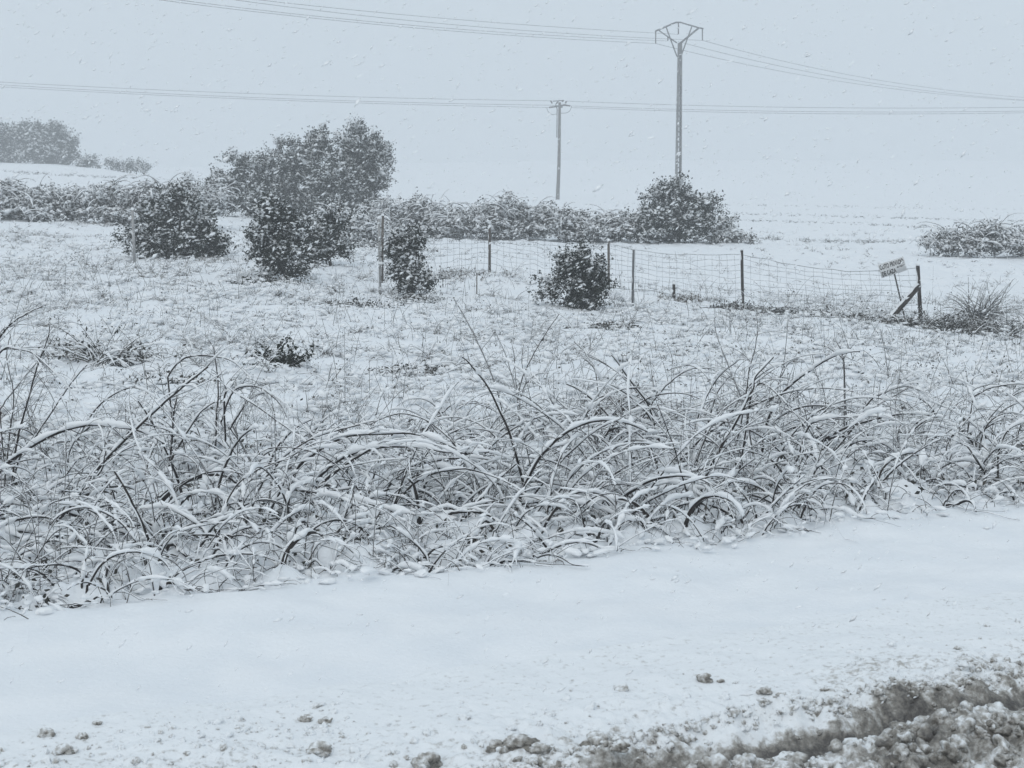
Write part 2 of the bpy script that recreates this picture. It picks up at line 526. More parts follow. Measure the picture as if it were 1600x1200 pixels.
# countless clods and crumbs of slush along the ridge and the rut
g = Geo()
NCL = 6400
cu_ = R.uniform(-.6, 6.0, NCL)
q = R.random(NCL)
cv = np.where(q < .60, R.uniform(2.95, 3.80, NCL), np.where(q < .94, R.normal(4.12, .04, NCL), R.triangular(4.15, 4.25, 4.9, NCL)))
left = cu_ < 1.7
cv = np.where(left & (R.random(NCL) < .9), R.triangular(3.9, 4.75, 5.12, NCL), cv)
csz = np.clip(R.gamma(2.2, .0068, NCL), .0035, .040) * np.where(cv > 3.82, .55, 1) * np.where(left, .8, 1)
cz, cdirt = road_surface(cu_, cv)
cx_, cy_ = xy(cu_, cv)
for k in range(NCL):
    if left[k] and R.random() < .45: continue
    PV, PF = protos[k % 14]
    fr = rot_frames(np.array([[R.normal(0, .4), R.normal(0, .4), 1]]), np.array([R.random() * 6.3]))[0]
    W_ = (PV * csz[k]) @ fr.T + (cx_[k], cy_[k], cz[k] + csz[k] * .12)
    base_d = .60 * cdirt[k] + .28 + R.normal(0, .10) if cv[k] < 4.3 else R.triangular(-.05, .10, .55)
    g.add(W_, PF, 0, lump_dirt(PV @ fr.T, base_d, k))
tag(g.build('slush_clods', M_SLUSH, attr=True), kind='stuff', label='loose dirty clods of slush thrown up along the road edge', cat='slush')
# the clods lying out on the clean verge: one can point at each
LUMPS = [(972, 1074, .026, .35, 'snow-capped round clod with a grey dimple alone on the clean verge', 'snow clod'),
         (1102, 1060, .030, .68, 'biggest brown clod lying alone on the clean white verge', 'snow clod'),
         (1127, 1064, .014, .62, 'small brown pebble-like clod just right of the big brown clod', 'snow clod'),
         (1194, 1080, .026, .60, 'flat brown clod at the top edge of the slush right of centre', 'snow clod'),
         (1222, 1087, .020, .60, 'smaller brown clod touching the right end of the flat brown clod', 'snow clod'),
         (1290, 1078, .013, .66, 'tiny dark clod on the white rim above the wheel rut', 'snow clod'),
         (935, 1163, .050, .72, 'large dark craggy clod at the left end of the dirty ridge', 'snow clod'),
         (968, 1166, .026, .62, 'grey clod against the right side of the large dark craggy clod', 'snow clod'),
         (815, 1160, .042, .70, 'tall dark clod in the row of three near the bottom centre', 'snow clod'),
         (774, 1166, .030, .66, 'rounded clod left of the tall dark clod at bottom centre', 'snow clod'),
         (842, 1170, .028, .60, 'low clod right of the tall dark clod at bottom centre', 'snow clod'),
         (477, 1123, .020, .60, 'small grey clod, left one of a pair above the bottom edge', 'snow clod'),
         (508, 1126, .019, .58, 'small grey clod, right one of a pair above the bottom edge', 'snow clod'),
         (152, 1130, .013, .62, 'speckled pebble-sized clod high on the verge at bottom left', 'snow clod'),
         (100, 1173, .030, .55, 'flattish grey clod near the bottom left corner', 'snow clod'),
         (500, 1172, .034, .62, 'grey craggy clod at the bottom edge left of centre', 'snow clod'),
         (70, 1146, .026, .52, 'long low grey clod at the far bottom left of the verge', 'snow clod'),
         (130, 1150, .020, .58, 'little grey clod between the long low clod and the flattish one', 'snow clod'),
         (665, 1190, .040, .66, 'dirty clod half cut by the bottom edge left of the row of three', 'snow clod')]
for k, (px, py, sz, db, lab, cat) in enumerate(LUMPS):
    a, b = ray(px, py)
    d = -CAMH / b
    for _ in range(3):
        u_, v_ = uv(a * d, d)
        z_ = road_surface(np.array([u_]), np.array([v_]))[0][0] if v_ < 5.2 else float(ground(a * d, d))
        d = (z_ + sz * .3 - CAMH) / b
    p = (a * d, d, z_ + sz * 0.26)
    PV, PF = lump_shape(np.random.default_rng(50 + k), ICO5, .85, 22)
    o = Geo().add(PV * sz * np.array([1.15, 1, .82]), PF, 0, lump_dirt(PV, db - .10, k)).build('snow_clod', M_SLUSH, attr=True)
    o.location = [float(q) for q in p]
    tag(o, lab, cat, 'clods thrown onto the snowy verge')

# ------------------------------------------------------------------ foliage
def crown_geo(lobes, n_sprig, leaf, per=9, snow=0.55, snow_r=None, seed=0, mats=(M_LEAF,), up=0.35, twist=1.0):
    """leaf sprays spread through uneven lobes, and the snow lying on them"""
    rr = np.random.default_rng(seed)
    L = np.array(lobes, float)                 # cx cy cz rx ry rz
    vol = (L[:, 3] * L[:, 4] * L[:, 5]) ** 0.75
    nb = max(10, int(n_sprig / 13))
    kb = rr.choice(len(L), nb, p=vol / vol.sum())
    db = rand_dirs(nb, rr)
    db[:, 2] = db[:, 2] * .9 + .22
    db = norm(db)
    bump = 1 + 0.9 * vn(db[:, 0] * 2.6 + kb * 7 + db[:, 2] * 2, db[:, 1] * 2.6 - db[:, 2] * 2.2, seed)
    tip = L[kb, :3] + db * (rr.uniform(.55, 1.12, nb) * bump)[:, None] * L[kb, 3:]
    root = L[kb, :3] + db * L[kb, 3:] * rr.uniform(-.1, .25, (nb, 1)) - np.array([0, 0, .25]) * L[kb, 5:6]
    j0 = rr.integers(0, nb, n_sprig)
    k = kb[j0]
    tt0 = rr.random(n_sprig) ** .7
    axis_ = tip - root
    P = root[j0] + axis_[j0] * tt0[:, None]
    P[:, 2] += (np.sin(tt0 * math.pi) * .10 - .06 * tt0) * np.linalg.norm(axis_, axis=1)[j0]
    P = P + rr.normal(0, 1, (n_sprig, 3)) * (leaf * (1.5 - .7 * tt0))[:, None]
    d = norm(P - L[k, :3])
    out = norm(norm(axis_)[j0] * 1.1 + np.array([.10, 0, up]) + rr.normal(0, .55, (n_sprig, 3)))
    n = n_sprig * per
    j = np.repeat(np.arange(n_sprig), per)
    t = rr.random(n)
    ln = leaf * rr.uniform(1.5, 5.5, n_sprig)
    pos = P[j] + out[j] * (t * ln[j])[:, None] + rr.normal(0, leaf * .45, (n, 3))
    zz = norm(rr.normal(0, 1, (n, 3)) * twist + np.array([0, 0, .55]))
    fr = rot_frames(zz, rr.random(n) * 6.3)
    gl = Geo()
    Vl, Fl = scatter(LEAF_V, LEAF_F, pos, fr, leaf * rr.uniform(.7, 1.35, n))
    gl.add(Vl, Fl)
    # snow settles on the sprays, more on those facing up and out
    w_ = rr.random(n_sprig) < .75 * snow * (0.55 + 0.45 * np.clip(d[:, 2] + .5, 0, 1.4)) * (0.35 + 1.3 * rr.random(nb)[j0])
    Q, O = P[w_], out[w_]
    m = 4
    jj = np.repeat(np.arange(len(Q)), m)
    sr = (snow_r or leaf * 0.95)
    sp = Q[jj] + O[jj] * (rr.random(len(jj)) * leaf * 3.0)[:, None] + rr.normal(0, leaf * .45, (len(jj), 3)) + np.array([0, 0, leaf * .3])
    fr = rot_frames(norm(rr.normal(0, .35, (len(jj), 3)) + np.array([0, 0, 1])), rr.random(len(jj)) * 6.3)
    sc = sr * rr.uniform(.4, 1.15, (len(jj), 1)) * np.stack([rr.uniform(.8, 1.7, len(jj)), rr.uniform(.5, .9, len(jj)), rr.uniform(.3, .55, len(jj))], -1)
    gs = Geo()
    Vs, Fs = scatter(OCT_V, OCT_F, sp, fr, sc)
    gs.add(Vs, Fs)
    bs = np.nonzero(rr.random(nb) < min(.9, snow * 1.5))[0]
    t0, t1 = rr.uniform(.2, .55, len(bs)), rr.uniform(.75, 1.0, len(bs))
    tl = t0[:, None] + (t1 - t0)[:, None] * np.linspace(0, 1, 9)[None]
    PB_ = root[bs][:, None] + axis_[bs][:, None] * tl[..., None]
    PB_[..., 2] += (np.sin(tl * math.pi) * .10 - .06 * tl) * np.linalg.norm(axis_[bs], axis=1)[:, None] + leaf * .9
    PB_ += rr.normal(0, leaf * .35, PB_.shape)
    rb_ = sr * .62 * np.clip(.7 + rr.normal(0, .45, tl.shape), .08, 1.6)
    rb_[:, [0, -1]] *= .3
    gs.add(*tubes(PB_, rb_, 5))
    return gl, gs
def limbs_geo(base, lobes, r0, seed=0, twigs=4):
    rr = np.random.default_rng(seed)
    g = Geo()
    base = np.asarray(base, float)
    L = np.array(lobes, float)
    top = L[:, :3].mean(0)
    fork = base + (top - base) * 0.35
    bar_pts = polyline([base - (0, 0, .15), base + (fork - base) * .5 + rr.normal(0, r0, 3), fork], 8)
    V, F = tubes(bar_pts[None], np.linspace(r0, r0 * .75, 8)[None], 8)
    g.add(V, F)
    for l in L:
        p = polyline([fork, fork * .5 + l[:3] * .5 + rr.normal(0, .12, 3) * l[3:].mean(), l[:3] + (0, 0, .2 * l[5])], 10)
        V, F = tubes(p[None], np.linspace(r0 * .6, r0 * .16, 10)[None], 6)
        g.add(V, F)
        for _ in range(twigs):
            q = p[rr.integers(4, 10)]
            e = l[:3] + rand_dirs(1, rr)[0] * l[3:] * .9
            pp = polyline([q, (q + e) / 2 + rr.normal(0, .05, 3), e], 7)
            V, F = tubes(pp[None], np.linspace(r0 * .2, r0 * .05, 7)[None], 5)
            g.add(V, F)
    return g
def lobes_px(rows, d, depth=0.8):
    """lobes from their middles and half sizes in the photograph, at distance d (+ own offset in metres)"""
    out = []
    for px, py, hx, hy, *o in rows:
        dd = d + (o[0] if o else 0)
        p = at(px, py, dd)
        rx, rz = hx / FPX * dd, hy / FPX * dd
        out.append((*p, rx, max(rx, rz) * depth, rz))
    return out
def tree(name, label, cat, base_px, d, rows, n_sprig, leaf, r0, group=None, seed=0, snow=.55, per=9, m_leaf=M_LEAF, snow_r=None, up=.35):
    x_, _ = ray(base_px, 300)
    bx = float(x_ * d)
    b = np.array([bx, d, float(ground(bx, d))])
    t = thing(name, b, label, cat, group)
    lobes = lobes_px(rows, d)
    lg, sg = crown_geo(lobes, n_sprig, leaf, per, snow, snow_r, seed, up=up)
    limbs_geo(b, lobes, r0, seed).build('trunk', M_BARK, t)
    lg.build('crown', m_leaf, t, smooth=False)
    sg.build('snow_cover', M_CLING, t)
    return t

# the stand of holm oaks in the middle distance
tree('holm_oak', 'tallest snow-dusted holm oak, right-hand tree of the big dark stand', 'tree', 555, 60,
     [(565, 240, 46, 44), (555, 207, 26, 18), (530, 285, 55, 50, -.6), (580, 290, 30, 42), (545, 325, 60, 32, -.4), (600, 245, 14, 22)], 3000, .085, .16, 'holm oaks of the big stand', 11, snow=.42)
tree('holm_oak', 'broad round-topped holm oak in the middle of the big dark stand', 'tree', 470, 61,
     [(480, 235, 42, 32), (450, 265, 45, 35), (500, 280, 45, 45, -.5), (430, 305, 55, 42, -.6), (480, 325, 60, 34, -.7), (434, 228, 9, 12)], 3000, .085, .16, 'holm oaks of the big stand', 12, snow=.42)
tree('holm_oak', 'lowest holm oak, at the sloping left end of the big dark stand', 'tree', 385, 60,
     [(372, 252, 20, 13), (400, 262, 24, 20), (375, 288, 42, 30), (350, 305, 38, 30, -.5), (405, 318, 50, 36, -.4), (330, 320, 30, 26)], 2100, .085, .12, 'holm oaks of the big stand', 13, snow=.50)
# bush in front of the pylon
tree('holm_oak', 'rounded young holm oak hiding the foot of the lattice pylon', 'tree', 1058, 46,
     [(1035, 310, 22, 24), (1062, 300, 20, 20), (1095, 325, 26, 24), (1055, 340, 55, 36), (1025, 345, 32, 30, -.3), (1090, 352, 36, 26, -.3), (1060, 366, 62, 16, -.2)], 2300, .075, .07, None, 14, snow=.45)
# far clump, pale in the falling snow
tree('tree', 'pale hazy tree with the higher crown, right half of the far left clump', 'tree', 80, 150,
     [(75, 213, 30, 18), (60, 230, 40, 24), (98, 228, 20, 25), (80, 243, 36, 14), (90, 238, 26, 18), (70, 222, 36, 24)], 3200, .20, .25, 'far hazy trees on the left hill', 15, snow=.4)
tree('tree', 'pale hazy tree at the left edge, lower half of the far left clump', 'tree', 20, 152,
     [(15, 218, 26, 20), (35, 212, 20, 16), (15, 236, 36, 22), (-25, 230, 34, 28), (40, 228, 26, 24)], 3000, .20, .25, 'far hazy trees on the left hill', 16, snow=.4)
for k, (px, py, hx, hy, n, lab) in enumerate([(138, 256, 20, 6, 160, 'low flat hazy shrub just right of the far tree clump'),
                                              (175, 258, 6, 8, 70, 'taller tiny hazy shrub on the far crest'),
                                              (193, 264, 6, 5, 50, 'tiny hazy shrub lower on the crest, right of the taller one'),
                                              (204, 262, 4, 5, 40, 'tiniest hazy shrub, middle of the row on the far crest'),
                                              (214, 259, 6, 5, 50, 'tiny round hazy shrub second from the right end of the far crest row'),
                                              (225, 266, 5, 4, 40, 'tiny hazy shrub at the right end of the far crest row')]):
    tree('shrub', lab, 'shrub', px, 147, [(px, py, hx, hy), (px + hx * .4, py + hy * .3, hx * .7, hy * .8)], n, .16, .04, 'tiny shrubs on the far crest', 30 + k, snow=.35)

# young oaks along the fence
tree('young_oak', 'widest dark shrubby oak behind the pale post on the left', 'shrub', 275, 32,
     [(285, 320, 34, 32), (250, 345, 40, 30), (310, 355, 34, 34), (270, 378, 60, 26), (205, 370, 22, 10), (330, 385, 28, 20, -.2), (240, 392, 30, 14, -.2), (300, 398, 44, 12)], 1500, .060, .05, 'young oaks by the fence', 41, snow=.42)
tree('young_oak', 'tall ragged young oak with a narrow foot, left of centre', 'shrub', 445, 27.5,
     [(422, 338, 30, 22), (410, 372, 30, 22), (458, 372, 28, 24), (435, 402, 28, 22), (452, 424, 20, 12), (402, 396, 16, 12), (425, 433, 26, 6), (450, 345, 14, 14)], 1250, .052, .04, 'young oaks by the fence', 42, snow=.42)
tree('young_oak', 'round snowy young oak touching the tall ragged one from the right', 'shrub', 515, 31,
     [(515, 350, 34, 20), (505, 372, 38, 24), (535, 385, 18, 22), (510, 398, 36, 20), (480, 400, 18, 14)], 900, .056, .04, 'young oaks by the fence', 43, snow=.60)
tree('young_oak', 'slim leaning young oak right beside the pair of fence posts', 'shrub', 640, 27,
     [(657, 362, 15, 11), (640, 380, 20, 16), (618, 398, 18, 15), (634, 418, 22, 17), (658, 448, 20, 12), (615, 432, 9, 14), (640, 440, 16, 14)], 720, .050, .03, 'young oaks by the fence', 44, snow=.55)
tree('young_oak', 'compact dark young oak standing alone in the middle of the field', 'shrub', 905, 26,
     [(912, 402, 22, 14), (930, 425, 22, 24), (888, 425, 34, 22), (910, 448, 42, 24), (908, 472, 32, 14), (868, 438, 22, 12), (862, 465, 18, 9), (935, 455, 18, 18)], 1350, .048, .03, 'young oaks by the fence', 45, snow=.40)

# ------------------------------------------------------------------ thickets of bramble
def thicket(name, label, group, rows, d, n_sprig, n_cane, seed, leaf=.075, snow=.95, m_leaf=M_BRAMBLE, cane_len=(0.5, 1.2)):
    rr = np.random.default_rng(seed)
    lobes = lobes_px([(r_[0], r_[1], r_[2] * 1.22, r_[3] * 1.08, *r_[4:]) for r_ in rows], d, .9)
    L = np.array(lobes)
    cx, cy = float(L[:, 0].mean()), float(L[:, 1].mean())
    t = thing(name, (cx, cy, float(ground(cx, cy))), label, 'thicket', group)
    lg, sg = crown_geo(lobes, n_sprig, leaf, 6, snow, leaf * 1.05, seed)
    lg.build('leaves', m_leaf, t, smooth=False)
    k = rr.integers(0, len(L), n_cane)
    dd = rand_dirs(n_cane, rr)
    dd[:, 2] = np.abs(dd[:, 2])
    base = L[k, :3] + dd * L[k, 3:] * rr.uniform(.5, .95, (n_cane, 1))
    P = arches(base, rr.random(n_cane) * 6.3, rr.uniform(.3, 1.3, n_cane), rr.uniform(*cane_len, n_cane), rr.uniform(1.0, 2.4, n_cane), 9, .12, seed)
    rad = taper(n_cane, 9, rr.uniform(.006, .012, n_cane))
    gc = Geo().add(*tubes(P, rad, 4))
    gc.build('canes', M_CANE, t)
    sp, sr = snow_on(P, rad, rr.uniform(.010, .026, n_cane), seed)
    sg.add(*tubes(sp, sr, 4))
    sg.build('snow_cover', M_CLING, t)
    return t
TG = 'snowy bramble thickets along the field boundary'
thicket('bramble_thicket', 'long low snowy thicket at the left edge under the far hill', TG, [(10, 316, 40, 26), (45, 322, 30, 22), (75, 320, 40, 24), (105, 324, 30, 22), (130, 322, 34, 22), (-50, 318, 40, 24), (-110, 318, 40, 24), (60, 336, 80, 12)], 46, 2600, 260, 61)
thicket('bramble_thicket', 'snowy thicket between the left-edge thicket and the oak stand', TG, [(170, 320, 36, 26), (205, 322, 30, 26), (240, 316, 34, 28), (290, 318, 34, 28, 2), (330, 322, 30, 28, 4), (200, 338, 60, 12)], 46, 2200, 220, 62)
thicket('bramble_thicket', 'snowy thicket joined to the right flank of the tallest oak', TG, [(610, 338, 34, 22, 2), (652, 338, 28, 22), (705, 350, 30, 15), (640, 356, 50, 14), (675, 342, 18, 14), (718, 350, 24, 18), (660, 368, 70, 10)], 48, 1900, 220, 63, snow=.85)
thicket('bramble_thicket', 'highest-humped snowy thicket left of the thin wooden pole', TG, [(745, 350, 28, 18), (795, 340, 30, 24), (838, 346, 26, 20), (790, 360, 60, 13), (770, 344, 18, 16), (725, 354, 24, 16), (862, 352, 24, 16)], 47, 1900, 240, 64, snow=.85)
thicket('bramble_thicket', 'low snowy thicket between the thin wooden pole and the young oak', TG, [(880, 354, 24, 16), (925, 358, 28, 12), (972, 356, 20, 16), (930, 366, 60, 9), (900, 356, 26, 15), (950, 358, 26, 14), (990, 360, 20, 14)], 46, 1700, 170, 65, snow=.85)
thicket('bramble_thicket', 'thin snowy scrub trailing right from the young oak by the pylon', TG, [(1128, 372, 18, 9), (1158, 380, 14, 4)], 46, 260, 50, 66, snow=.7, cane_len=(.3, .7))
thicket('bramble_thicket', 'snowy mound of brambles at the right edge of the far field', TG, [(1485, 382, 28, 16), (1540, 380, 44, 20), (1600, 384, 40, 22), (1660, 384, 40, 22)], 43, 1700, 200, 67, snow=.7)
thicket('bramble_thicket', 'snow-white scrub under the oak stand beside the pair of posts', TG, [(560, 365, 30, 26), (580, 392, 24, 14)], 40, 520, 110, 68, leaf=.06, snow=.95)

# ------------------------------------------------------------------ field grass poking through the snow
def blades(pos, per, length, rng, width=.0035, K=5, lean=1.0):
    n = len(pos) * per
    j = np.repeat(np.arange(len(pos)), per)
    b = pos[j] + np.stack([rng.normal(0, .03, n), rng.normal(0, .03, n), np.full(n, -.01)], -1)
    L = np.repeat(length, per) * rng.uniform(.5, 1.3, n)
    P = arches(b, rng.random(n) * 6.3, rng.uniform(.6, 1.5, n), L, rng.uniform(.3, 2.4, n) * lean, K, .12, int(rng.integers(1e6)))
    return P, taper(n, K, width * rng.uniform(.6, 1.5, n), .3)
def field_points(n, d0, d1, s=0.42, rng=R):
    d = np.sqrt(rng.uniform(d0 ** 2, d1 ** 2, n))
    x = rng.uniform(-s, s, n) * d
    return x, d
gd, gs_ = Geo(), None
for d0, d1, n, per, ln, wd in ((9, 16, 3400, 5, .11, .0016), (16, 26, 5200, 4, .12, .0023), (26, 40, 4600, 4, .13, .0034), (40, 60, 1800, 4, .15, .006)):
    x, y = field_points(n * 2, d0, d1)
    u, v = uv(x, y)
    keep = (v > edge_v(u) + .15) & (R.random(len(x)) < np.clip(0.48 + 0.8 * fbm(x * 1.1, y * 1.1, 71, 4), .05, 1))
    if d0 >= 26:
        keep &= ~((y > 31) & (x / y > -0.05) & (R.random(len(x)) < .80))
    x, y = x[keep], y[keep]
    pos = np.stack([x, y, ground(x, y)], -1)
    ln_ = ln * np.clip(1 + 1.6 * fbm(x * .5, y * .5, 72, 3), .4, 2.2)
    P, rad = blades(pos, per, ln_, R, wd)
    gd.add(*tubes(P, rad, 3), 0)
    k = R.random(len(P)) < .62
    sp, sr = snow_on(P[k], rad[k], wd * R.uniform(.9, 3.0, k.sum()), 73)
    gd.add(*tubes(sp, sr, 3), 1)
    # little pads of snow carried by the tufts
    m = R.random(len(pos)) < .8
    q = pos[m] + np.stack([R.normal(0, .06, m.sum()), R.normal(0, .06, m.sum()), ln_[m] * R.uniform(.1, .45, m.sum())], -1)
    fr = rot_frames(norm(R.normal(0, .25, (len(q), 3)) + (0, 0, 1)), R.random(len(q)) * 6.3)
    V, F = scatter(*ICO1, q, fr, R.uniform(.02, .065, (len(q), 1)) * np.stack([R.uniform(.8, 1.8, len(q)), R.uniform(.6, 1.1, len(q)), R.uniform(.25, .5, len(q))], -1))
    gd.add(V, F, 1)
    # dark leaf scraps showing through
    m = R.random(len(pos)) < .20
    q = np.repeat(pos[m], 5, 0)
    q = q + R.normal(0, .04, q.shape) + (0, 0, .03)
    fr = rot_frames(norm(R.normal(0, 1, (len(q), 3)) + (0, 0, .4)), R.random(len(q)) * 6.3)
    V, F = scatter(LEAF_V, LEAF_F, q, fr, R.uniform(.008, .034, len(q)) * (1 + d0 / 50))
    gd.add(V, F, 2)
x, y = field_points(300, 11, 30)
u, v = uv(x, y)
kk = v > edge_v(u) + 3
x, y = x[kk], y[kk]
tus = np.stack([x, y, ground(x, y)], -1)
tsz = R.gamma(4, .05, len(tus)) + .06
P, rad = blades(tus + 0, 20, tsz, R, .0026, 6, 1.3)
P = rest_on_ground(P, .01)
gd.add(*tubes(P, rad, 3), 0)
k = R.random(len(P)) < .6
sp, sr = snow_on(P[k], rad[k], R.uniform(.003, .010, k.sum()), 74)
gd.add(*tubes(sp, sr, 4), 1)
for rep_ in range(9):
    q = tus + np.stack([R.normal(0, .10, len(tus)), R.normal(0, .10, len(tus)), tsz * R.uniform(.0, .40, len(tus))], -1)
    fr = rot_frames(norm(R.normal(0, .25, (len(q), 3)) + (0, 0, 1)), R.random(len(q)) * 6.3)
    Vt_ = ICO2[0] * (1 + 1.0 * (vn(ICO2[0][:, 0] * 1.7 + rep_, ICO2[0][:, 1] * 1.7 + ICO2[0][:, 2], 94) + .7 * vn(ICO2[0][:, 0] * 3.6, ICO2[0][:, 1] * 3.6 - ICO2[0][:, 2] * 3 + rep_, 95)))[:, None]
    V, F = scatter(Vt_, ICO2[1], q, fr, R.uniform(.10, .36, (len(q), 1)) * np.minimum(tsz, .22)[:, None] * np.stack([R.uniform(.5, .9, len(q)), R.uniform(.4, .7, len(q)), R.uniform(.15, .35, len(q))], -1))
    gd.add(V, F, 1)
x, y = field_points(1500, 11, 31)
u, v = uv(x, y)
kk = v > edge_v(u) + 2.5
x, y = x[kk], y[kk]
P = arches(np.stack([x, y, ground(x, y)], -1), R.random(len(x)) * 6.3, R.uniform(1.1, 1.57, len(x)), R.gamma(5, .055, len(x)), R.uniform(-.1, .8, len(x)), 8, .06, 75)
gd.add(*tubes(P, taper(len(x), 8, R.uniform(.0016, .0036, len(x)), .5), 4), 2)
for pts, n, hh in (([(1120, 333), (1600, 346)], 260, .10), ([(1130, 344), (1330, 349), (1480, 359)], 200, .09), ([(1090, 366), (1250, 377), (1440, 379)], 220, .16), ([(950, 318), (1230, 322), (1600, 328)], 140, .14),
                   ([(960, 263), (1350, 269)], 120, .30), ([(0, 268), (120, 275), (280, 281)], 120, .25), ([(680, 377), (990, 389)], 120, .12)):
    q = polyline(np.array(pts, float), 400)[R.integers(0, 400, n)] + R.normal(0, 1, (n, 2)) * (3, 1.0)
    pr = []
    for px, py in q:
        a_, b_ = ray(px, py)
        ds = np.geomspace(34, 260, 220)
        dz = CAMH + b_ * ds - ground(a_ * ds, ds)
        w_ = np.nonzero(dz < 0)[0]
        if len(w_): pr.append((a_ * ds[w_[0]], ds[w_[0]], CAMH + b_ * ds[w_[0]]))
    if pr:
        pr = np.array(pr)
        P, rad = blades(pr, 4, np.full(len(pr), hh), R, .004 * float(np.median(pr[:, 1])) / 45)
        gd.add(*tubes(P, rad, 3), 2)
tag(gd.build('snowy_grass', [M_DRY, M_CLING, M_BRAMBLE]), 'dry grass and weeds poking through the snow all over the field', 'grass', kind='stuff')

# ------------------------------------------------------------------ foreground tangle of bent canes
def cane_mesh(P, rad, amount, seed, sides=6):
    sp, sr = snow_on(P, rad, amount, seed)
    return Geo().add(*tubes(P, rad, sides)), Geo().add(*tubes(sp, sr, sides))
N = 2050
KC = 26
u = R.uniform(-3.6, 8.2, N)
v = edge_v(u) + 0.12 + R.random(N) ** 1.25 * 4.6
bx_, by_ = xy(u, v)
base = np.stack([bx_, by_, ground(bx_, by_) - .02], -1)
hgt = np.clip(0.80 + 1.0 * fbm(bx_ * .8, by_ * .8, 81, 3), .35, 1.4) * np.clip(.45 + (v - edge_v(u)) * .45, .4, 1) * (1 - .55 * sstep(1.8, 3.6, v - edge_v(u)))
head = np.where(R.random(N) < .72, R.normal(0.0, .65, N) + math.pi * (R.random(N) < .42), R.random(N) * 6.3)
P = arches(base, head, R.uniform(.5, 1.5, N), hgt * R.uniform(.45, 1.25, N), R.uniform(.6, 2.9, N), KC, .075, 82)
P = rest_on_ground(P, .02)
rad = taper(N, KC, R.gamma(2.6, .00130, N) + .0014, .35)
ug = Geo().add(*tubes(P, rad, 5), 0)
sp, sr = snow_on(P, rad, np.clip(R.gamma(4, .19, N), .2, 1.35) * np.minimum(.0040 + rad[:, 0] * 1.9, .0115), 83)
ug.add(*tubes(sp, sr, 6), 1)
# clots of snow caught in the tangle
NC = 6500
i, k = R.integers(0, N, NC), R.integers(3, KC - 1, NC)
tgc = norm(P[i, k] - P[i, k - 1])
Vp = ICO2[0] * (1 + .9 * (vn(ICO2[0][:, 0] * 1.7, ICO2[0][:, 1] * 1.7 + ICO2[0][:, 2], 90) + .6 * vn(ICO2[0][:, 0] * 3.6, ICO2[0][:, 1] * 3.6 - ICO2[0][:, 2] * 3, 91)))[:, None]
sxx = norm(np.cross(tgc, np.array([0, 0, 1.0])) + 1e-6)
fr = np.stack([tgc, sxx, np.cross(tgc, sxx)], -1)
szc = np.minimum(R.gamma(4, .0027, NC), .020)[:, None] * np.stack([R.uniform(1.2, 3.2, NC), R.uniform(.6, 1.1, NC), R.uniform(.5, .9, NC)], -1)
V, F = scatter(Vp, ICO2[1], P[i, k] + np.stack([0 * szc[:, 0], 0 * szc[:, 0], szc[:, 2] * .7], -1), fr, szc)
ug.add(V, F, 1)
# thin dark upright weeds among the canes
NU = 560
u = R.uniform(-3.6, 8.2, NU)
v = edge_v(u) + 0.25 + R.random(NU) * 5.2
x, y = xy(u, v)
bu = np.stack([x, y, ground(x, y) - .02], -1)
PU = arches(bu, R.random(NU) * 6.3, R.uniform(1.15, 1.55, NU), R.gamma(5, .075, NU), R.uniform(-.1, .7, NU), 12, .05, 92)
ru_ = taper(NU, 12, R.uniform(.0012, .0030, NU), .5)
ug.add(*tubes(PU, ru_, 5), 0)
sp, sr = snow_on(PU, ru_, R.uniform(.001, .004, NU), 93)
ug.add(*tubes(sp, sr, 5), 1)
# side twigs
NT = 9500
i, k = R.integers(0, N, NT), R.integers(4, KC - 1, NT)
tb = P[i, k]
tg = norm(P[i, k] - P[i, k - 1])
dn = norm(tg + R.normal(0, .8, (NT, 3)) + (0, 0, -.25))
T = arches(tb, np.arctan2(dn[:, 1], dn[:, 0]), np.arcsin(np.clip(dn[:, 2], -1, 1)), R.gamma(3, .062, NT), R.uniform(.2, 1.8, NT), 7, .12, 84)
T = rest_on_ground(T, .01)
tr = taper(NT, 7, R.uniform(.0009, .0023, NT), .5)
ug.add(*tubes(T, tr, 4), 0)
q = R.random(NT) < .62
sp, sr = snow_on(T[q], tr[q], R.uniform(.0012, .0048, q.sum()), 85)
ug.add(*tubes(sp, sr, 5), 1)
